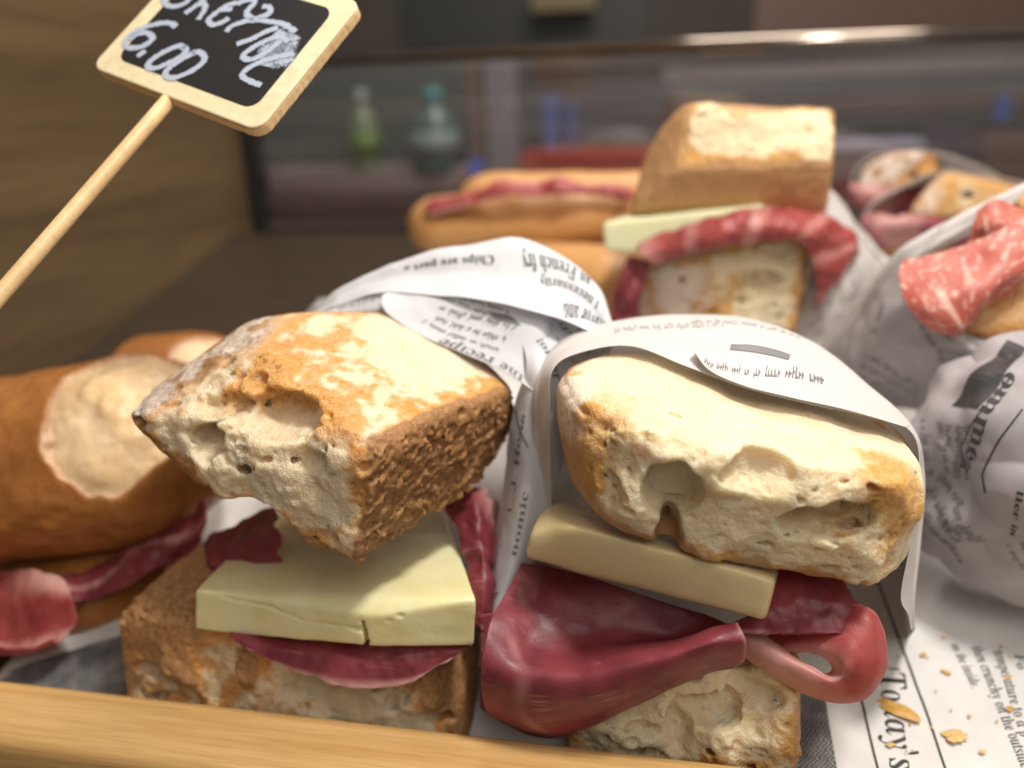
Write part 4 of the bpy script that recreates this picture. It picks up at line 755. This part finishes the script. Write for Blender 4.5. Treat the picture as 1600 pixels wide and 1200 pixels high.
roll('bottom_bread', D, M['roll'], lambda p: np.maximum(capsule(p, b0, b1, 2.0, (.9, .6, 1.2)), p[:, 2]-6), (-27, 17.5, -.2), (-12, 27, 6), .1, seed=8)
HD = Sheet(W3([[(-60, 895, 20.5), (0, 892, 20.3), (60, 890, 20), (105, 905, 19.8)], [(-60, 925, 19.9), (0, 935, 19.7), (60, 930, 19.3), (112, 935, 19.2)], [(-60, 970, 19.2), (0, 990, 18.9), (55, 980, 18.7), (118, 965, 18.8)], [(-60, 1005, 18.2), (-5, 1018, 17.9), (40, 1024, 17.8), (92, 1002, 18.1)], [(-60, 1000, 17.9), (-5, 1010, 17.6), (38, 1015, 17.55), (84, 998, 17.8)]]), amp=.12, freq=.9, seed=91)
HD.build('ham_slice', D, M['ham2'], 60, 60, .07, fat=lambda S, T: np.maximum(sst(.3, .12, T)*.8*sst(.3, .8, S), sst(.12, .0, np.abs(T-.66))*.6), edge=.15)
HD2 = Sheet(W3([[(90, 900, 20.6), (170, 870, 21), (250, 830, 21.5), (330, 780, 22)], [(100, 925, 19.8), (180, 890, 20.2), (255, 855, 20.8), (325, 810, 21.4)], [(105, 945, 19.5), (190, 920, 19.9), (260, 880, 20.6), (318, 850, 21.2)]]), amp=.2, freq=1.1, seed=93)
HD2.build('ham_slice', D, M['ham'], 80, 40, .07, fat=lambda S, T: sst(.2, .0, np.abs(T-.4-.2*np.sin(S*9)))*.5, edge=.2)
D2 = thing('brown_roll_sandwich', 'smaller brown roll showing only its top behind the slashed roll', 'sandwich', (-17, 31, 3), 'soft roll sandwiches')
a2, a3 = W(150, 640, 31), W(300, 625, 32); c2 = march(lambda p: capsule(p, a2, a3, 3.2, (.9, .9, 1)), 318, 556)+np.array([.2, -.4, .5])
roll('top_bread', D2, M['roll'], lambda p: capsule(p, a2, a3, 3.2, (.9, .9, 1)), (-24, 26, 5), (-9, 36.5, 16), .13, carve=lambda p: (np.linalg.norm((p-c2)/np.array([1.3, 2.2, 1.5], np.float32), axis=1)-1)*1.3, seed=13)
print('T %.1f'%(__import__('time').time()-T0)) if 1 else 0 # ================================================================ FAR BUNS
Eb = thing('baguette_sandwich', 'golden baguette with a ruffle of ham, upper of the two behind the printed wrapper', 'sandwich', W(830, 400, 47), 'golden baguettes at the back')
a4, a5 = W(708, 350, 47), W(1060, 335, 47)
roll('bottom_bread', Eb, M['bun'], lambda p: np.maximum(capsule(p, a4, a5, 2.15, (.8, .8, 1.1)), p[:, 2]-W(800, 312, 46)[2]-.4*sst(-14, -6, p[:, 0])), W(600, 400, 47)-[3, 4, 2], W(1120, 240, 47)+[3, 4, 0], .16, seed=31)
a6, a7 = W(770, 312, 47.6), W(1060, 312, 47.6)
roll('top_bread', Eb, M['bun'], lambda p: capsule(p, a6, a7, 1.6, (.8, .8, 1.)), W(600, 400, 47)-[3, 4, 2], W(1120, 200, 47)+[3, 4, 0], .16, seed=33)
HE = Sheet(W3([[(668, 318, 45.2), (730, 300, 45), (790, 285, 44.8), (860, 285, 44.6), (930, 290, 44.6), (990, 300, 44.8)], [(662, 325, 44.4), (720, 312, 44.0), (790, 298, 43.6), (850, 296, 43.6), (930, 298, 43.8), (990, 305, 44)], [(670, 338, 44.2), (720, 325, 43.8), (790, 308, 43.4), (850, 306, 43.4), (930, 304, 43.8), (990, 308, 44)]]), amp=.3, freq=.6, seed=95)
HE.build('ham_slice', Eb, M['ham2'], 60, 20, .3, fat=lambda S, T: np.maximum(sst(.7, 1, T)*.7, sst(.3, 0, T)*.3))
Fb_ = thing('baguette_sandwich', 'golden baguette lying under the ham baguette, half hidden by the printed wrapper', 'sandwich', W(880, 480, 43), 'golden baguettes at the back')
a8, a9 = W(840, 440, 43), W(960, 455, 40)
roll('top_bread', Fb_, M['bun'], lambda p: capsule(p, a8, a9, 2.2, (.85, .85, 1.)), W(700, 560, 42)-[3, 5, 2], W(1080, 330, 43)+[3, 6, 0], .15, seed=37)
roll('bottom_bread', Fb_, M['bun'], lambda p: capsule(p, a8-[0, 0, 3], a9-[0, 0, 3], 2.3, (.85, .85, 1.)), W(700, 560, 42)-[3, 5, 5], W(1080, 330, 43)+[3, 6, -3], .18, seed=38)
print('T %.1f'%(__import__('time').time()-T0)) if 1 else 0 # ================================================================ SMALL WRAPPED SANDWICHES, BACK RIGHT
for i, (c, y, lab, dx) in enumerate([((1395, 290), 47, 'small far sandwich with an orange toasted top, below the pale lilac ledge', 0), ((1475, 335), 43, 'small shaded sandwich just right of the orange topped one', 0)]):
    g = thing('ciabatta_sandwich', lab, 'sandwich', W(c[0], c[1]+70, y), 'small wrapped sandwiches at back right'); u, v_ = c
    if i == 0:
        pts = [W(1372, 255, y), W(1400, 235, y), W(1452, 234, y), W(1470, 265, y), W(1462, 290, y), W(1380, 300, y-1), W(1335, 300, y-.5), W(1345, 265, y), W(1380, 245, y+5), W(1475, 250, y+5), W(1470, 300, y+5)]
        bread('top_bread', g, M['breadA'], pts, [(W(1420, 265, y-.5), 'crumb'), (W(1350, 285, y-.5), 'flour')], h=.13, k=.2, seed=51, tear=.15, pore=.6, toastw=2.2)
        s_ = Sheet(W3([[(1328, 285, y-1), (1380, 288, y-1.6), (1440, 290, y-1.4), (1480, 292, y-.5)], [(1325, 305, y-1.6), (1380, 308, y-2), (1440, 308, y-1.8), (1480, 305, y-1)], [(1345, 330, y-1.2), (1390, 335, y-1.5), (1440, 330, y-1.5), (1480, 320, y-1)]]), amp=.25, freq=.7, seed=96)
        pts2 = [W(1350, 325, y), W(1470, 320, y), W(1460, 400, y), W(1370, 400, y), W(1350, 325, y+5), W(1470, 320, y+5), W(1370, 400, y+5), W(1470, 400, y+5)]
    else:
        pts = [W(1440, 300, y), W(1478, 265, y), W(1560, 285, y), W(1620, 300, y), W(1600, 330, y), W(1500, 345, y-1), W(1450, 345, y-1), W(1410, 340, y-.5), W(1480, 270, y+5), W(1640, 290, y+5), W(1600, 340, y+5)]
        bread('top_bread', g, M['breadB'], pts, [(W(1520, 310, y-.6), 'crumb'), (W(1430, 325, y-.5), 'flour')], h=.13, k=.2, seed=53, tear=.15, pore=.6, toastw=.9)
        s_ = Sheet(W3([[(1350, 335, y-1.5), (1420, 335, y-1.6), (1480, 345, y-1.6), (1560, 345, y-1)], [(1345, 355, y-2), (1420, 350, y-2.4), (1480, 358, y-2.2), (1560, 360, y-1.6)], [(1360, 385, y-1.8), (1420, 385, y-2.0), (1470, 378, y-2), (1550, 375, y-1.4)]]), amp=.35, freq=.7, seed=98)
        pts2 = [W(1370, 395, y-1), W(1500, 370, y-1), W(1500, 470, y), W(1380, 460, y), W(1380, 395, y+5), W(1520, 370, y+5), W(1380, 470, y+5), W(1520, 470, y+5)]
    s_.build('ham_slice', g, M['ham'], 50, 24, .25, fat=lambda S, T: sst(.3, .0, np.abs(S-.25))*.6)
    bread('bottom_bread', g, M['breadB'], pts2, [(W(u, 400, y-1), 'crumb')], h=.16, k=.2, seed=57+i, tear=.15, pore=.5)
    ww = thing('small_wrapper', ['pale paper rim behind the orange topped small sandwich', 'pale paper rim around the shaded small sandwich'][i], 'paper wrapper', W(u, v_+60, y+1), 'small wrappers at back right')
    rimpts = [[(1325, 300, y), (1340, 262, y), (1378, 240, y+.5), (1460, 236, y+.8), (1530, 260, y+1), (1562, 275, y+1)], [(1345, 345, y), (1360, 320, y), (1400, 295, y+.4), (1470, 268, y+.8), (1560, 278, y+1), (1640, 295, y+1)]][i]
    Sheet(W3([rimpts, [(a+4, b_+14, yy+4) for a, b_, yy in rimpts], [(a+14, b_+70, yy+8) for a, b_, yy in rimpts]]), amp=.05, seed=i).build('cone_sheet', ww, M['paperB'], 60, 20, .04)
print('T %.1f'%(__import__('time').time()-T0)) if 1 else 0 # ================================================================ SALAMI SANDWICH AND ITS WRAPPER, CRUMPLED WRAPPER
Hs = thing('salami_sandwich', 'sandwich with folded salami slices at the right edge above the crumpled newsprint', 'sandwich', (13, 31, 3))
tag(Hs, cat='sandwich')
pts = [W(1500, 470, 29), W(1545, 440, 28.6), W(1640, 400, 28.5), W(1680, 500, 28), W(1620, 535, 27.6), W(1500, 530, 28.2), W(1480, 500, 29), W(1520, 450, 35), W(1680, 420, 35), W(1680, 560, 33), W(1500, 550, 33)]
bread('bottom_bread', Hs, M['breadA'], pts, [(W(1580, 480, 28.5), 'flour'), (W(1600, 440, 30), 'crumb')], h=.09, k=.25, seed=61, tear=.1, pore=.3, crust_rough=.1)
pts = [W(1570, 320, 31), W(1600, 292, 32), W(1690, 270, 32), W(1690, 360, 31), W(1600, 345, 31), W(1580, 330, 36), W(1690, 280, 36), W(1690, 380, 36)]
bread('top_bread', Hs, M['breadB'], pts, [(W(1620, 320, 31.2), 'crumb')], h=.10, k=.25, seed=63, tear=.1, pore=.3, toastw=1.5)
SS = Sheet(W3([[(1412, 408, 29.5), (1450, 398, 29.3), (1510, 380, 29.2), (1570, 355, 29.2), (1620, 330, 29.4)], [(1404, 425, 28.5), (1455, 430, 28.0), (1520, 420, 27.9), (1580, 395, 28), (1630, 370, 28.4)], [(1415, 470, 27.7), (1465, 475, 27.2), (1530, 455, 27.2), (1580, 430, 27.5), (1630, 410, 28)], [(1445, 505, 27.5), (1490, 512, 27.1), (1520, 495, 27.2), (1550, 460, 27.6), (1600, 440, 28)], [(1470, 522, 28), (1495, 525, 27.8), (1515, 510, 27.8), (1540, 480, 28), (1590, 460, 28.4)]]), amp=.10, freq=.8, seed=97)
fatb = lambda S, T: np.clip(sst(.035, .015, np.abs(S-.18-.12*T-.06))*sst(.35, .42, T)*sst(.85, .75, T)*.85+sst(.28, .5, fbm(np.stack([S*7, T*6, S*0], 1).astype(np.float32), 3.0, 2, .5, 5))*.6, 0, 1)
SS.build('salami_slice', Hs, M['salami'], 150, 120, .07, fat=fatb, edge=.08)
SS2 = Sheet(W3([[(1530, 330, 31), (1560, 312, 31), (1600, 330, 31.3)], [(1520, 360, 30.3), (1560, 345, 29.8), (1610, 360, 30)], [(1510, 385, 30.2), (1560, 375, 29.8), (1620, 380, 30)]]), amp=.12, freq=.9, seed=99); SS2.build('salami_slice', Hs, M['salami'], 40, 30, .15, fat=fatb)
WD = thing('printed_wrapper', 'grey printed wrapper with a bright folded rim around the salami sandwich', 'paper wrapper', (13, 32, 3), 'paper wrappers')
SD = Sheet(W3([[(1290, 545, 33.5), (1345, 490, 32.4), (1400, 425, 31.4), (1440, 396, 31), (1520, 350, 31.3), (1610, 305, 32)], [(1282, 532, 34), (1335, 470, 32.8), (1392, 403, 31.8), (1435, 370, 31.6), (1520, 325, 32), (1610, 284, 32.6)], [(1300, 560, 36), (1350, 500, 35.5), (1400, 440, 35), (1450, 400, 35), (1530, 360, 35.5), (1620, 320, 36)]]), amp=.05, freq=.6, seed=83)
SD.build('folded_rim', WD, M['paperB'], 90, 30, .02); ink(SD, [filler(SD, (1450, 395), (1560, 345), (1452, 388), 2, 1.6, 30, 33)], WD, 'inkb', .035)
SD2 = Sheet(W3([[(1345, 480, 32.4), (1375, 445, 31.6), (1410, 420, 31), (1440, 440, 30.2), (1475, 500, 29), (1560, 540, 28.3), (1640, 545, 28)], [(1325, 530, 31.8), (1370, 500, 30.6), (1410, 480, 30), (1445, 500, 29), (1490, 530, 28), (1560, 560, 27.5), (1640, 570, 27.4)], [(1330, 590, 31.5), (1375, 570, 30), (1420, 560, 29), (1465, 565, 28.4), (1510, 570, 28), (1570, 590, 27.8), (1650, 600, 27.6)], [(1360, 650, 32), (1400, 640, 31), (1440, 640, 30), (1480, 630, 30), (1530, 640, 29.5), (1590, 650, 29.5), (1660, 650, 29)]]), amp=.12, freq=.5, seed=85, amp2=.08, freq2=.7)
SD2.build('cone_sheet', WD, M['crump_shade'], 100, 80, .02); ink(SD2, [filler(SD2, (1378, 475), (1360, 520), (1386, 478), 1, 2, 6, 34), filler(SD2, (1425, 480), (1470, 560), (1436, 476), 5, -1.9, 20, 35), filler(SD2, (1350, 560), (1440, 610), (1353, 552), 4, 1.9, 24, 36), filler(SD2, (1470, 545), (1560, 585), (1472, 538), 3, 1.9, 24, 37)], WD, 'inkg', .035)
WE = thing('crumpled_wrapper', 'crumpled newsprint wrapper with bold print and a black bar at the right edge', 'paper wrapper', (13, 24, 1))
tag(WE, cat='paper wrapper')
SE = Sheet(W3([[(1425, 640, 27), (1455, 600, 26.6), (1500, 560, 26.2), (1560, 530, 26), (1620, 515, 26), (1700, 510, 26)], [(1428, 665, 25.6), (1465, 640, 24.8), (1515, 615, 24.0), (1570, 590, 23.6), (1630, 575, 23.4), (1710, 570, 23.4)], [(1432, 710, 24.8), (1470, 705, 23.8), (1520, 695, 22.8), (1580, 675, 22.2), (1640, 660, 22), (1720, 650, 22)],
               [(1432, 760, 24.5), (1475, 770, 23.4), (1525, 780, 22.4), (1585, 770, 21.6), (1650, 760, 21.2), (1730, 750, 21)], [(1434, 815, 24.3), (1480, 835, 23.4), (1530, 855, 22.6), (1590, 860, 22), (1660, 860, 21.6), (1740, 860, 21.4)], [(1440, 850, 24.6), (1490, 885, 24.0), (1545, 915, 23.4), (1600, 930, 23), (1670, 945, 22.8), (1750, 960, 22.6)], [(1470, 860, 26), (1510, 890, 25.4), (1560, 910, 25), (1610, 925, 24.8), (1680, 940, 24.6), (1760, 950, 24)]]), amp=.26, freq=.45, seed=87, amp2=.20, freq2=.5)
SE.build('crumpled_sheet', WE, M['crump_shade'], 160, 150, .018)
ink(SE, [words(SE, serif('ommes'), (1574, 580), (1500, 728), (1597, 592)), poly_st(SE, [(1488, 634), (1528, 640), (1603, 545), (1575, 532)]), words(SE, serif('ller in'), (1590, 765), (1578, 835), (1601, 768)), stroke_px(SE, [(1598, 640), (1560, 690), (1535, 740), (1540, 770)], 3), stroke_px(SE, [(1580, 590), (1520, 660), (1502, 700), (1512, 740)], 2)], WE, 'ink', .03)
ink(SE, [words(SE, serif('Ingredients'), (1495, 665), (1490, 745), (1508, 666)), filler(SE, (1478, 665), (1478, 740), (1487, 665), 3, -1.9, 18, 41), filler(SE, (1440, 655), (1442, 720), (1452, 656), 2, -1.8, 14, 42), filler(SE, (1450, 740), (1540, 820), (1455, 731), 3, 1.9, 22, 43), filler(SE, (1448, 800), (1500, 880), (1460, 798), 3, -1.7, 22, 44), filler(SE, (1575, 850), (1600, 900), (1585, 848), 3, -1.8, 12, 45)], WE, 'inkg', .03)
print('T %.1f'%(__import__('time').time()-T0)) if 1 else 0 # ================================================================ CRUMBS
M['flake'] = plain('crust_flake', (.60, .34, .08), .5, var=.35, scale=3); M['flake2'] = plain('pale_flake', (.72, .48, .18), .5, var=.25, scale=3)
def flake(u, v_, r, el, ang, mt, label, onto=None):
    c = G(u, v_, .24); rg = random.Random(int(u)); n = 18; ring = []
    for k_ in range(n):
        a = 2*pi*k_/n; q = r*(.75+.5*rg.random()); x, y = q*cos(a), q*el*sin(a); ring.append((x*cos(ang)-y*sin(ang), x*sin(ang)+y*cos(ang), .04*r*rg.uniform(-1, 1)))
    V_ = [c+np.array(p) for p in ring]+[c+np.array([p[0]*.55, p[1]*.55, .16*r+.05*rg.uniform(-1, 1)*r]) for p in ring]+[c+np.array([0, 0, .10*r])]+[c+np.array([p[0]*.9, p[1]*.9, -.05*r-.02]) for p in ring]
    F_ = [(i, (i+1) % n, n+(i+1) % n, n+i) for i in range(n)]+[(n+i, n+(i+1) % n, 2*n) for i in range(n)]+[((i+1) % n, i, 2*n+1+i, 2*n+1+(i+1) % n) for i in range(n)]+[tuple(2*n+1+i for i in range(n))[::-1]]
    o = mesh('bread_crumb', V_, F_, M[mt], smooth=False); tag(o, label, 'crumb', 'bread crumbs on the liner')
flake(1405, 1108, .58, .5, -.5, 'flake', 'largest brown crust flake lying across the bold headline')
flake(1493, 1149, .33, .7, .3, 'flake2', 'pale yellow flake right of the long ruled line')
flake(1371, 955, .10, .7, 0, 'flake2', 'tiny crumb just below the hanging white paper tip')
flake(1443, 1022, .12, .6, .5, 'flake', 'tiny crumb on the ruled line above the bold headline')
flake(1478, 1050, .14, .6, -.4, 'flake', 'dark orange crumb between the ruled line and the small print')
flake(1475, 995, .06, .8, 0, 'flake2', 'speck of crumb above the first line of small print')
flake(1575, 1057, .13, .5, .2, 'flake', 'crumb on the small print, upper of two at far right')
flake(1578, 1107, .14, .6, .8, 'flake', 'crumb on the small print, lower of two at far right')
flake(1535, 1174, .10, .6, .3, 'flake2', 'faint crumb near the bottom edge under the small print')
flake(1392, 1163, .14, .5, .3, 'flake2', 'pale crumb at the lower end of the bold headline')
rg_ = random.Random(5)
for i in range(14):
    flake(1390+rg_.random()*200, 940+rg_.random()*240, .035+.03*rg_.random(), .7, rg_.random()*3, rg_.choice(['flake', 'flake2']), 'tiny loose speck of crust among the specks strewn over the liner at lower right')
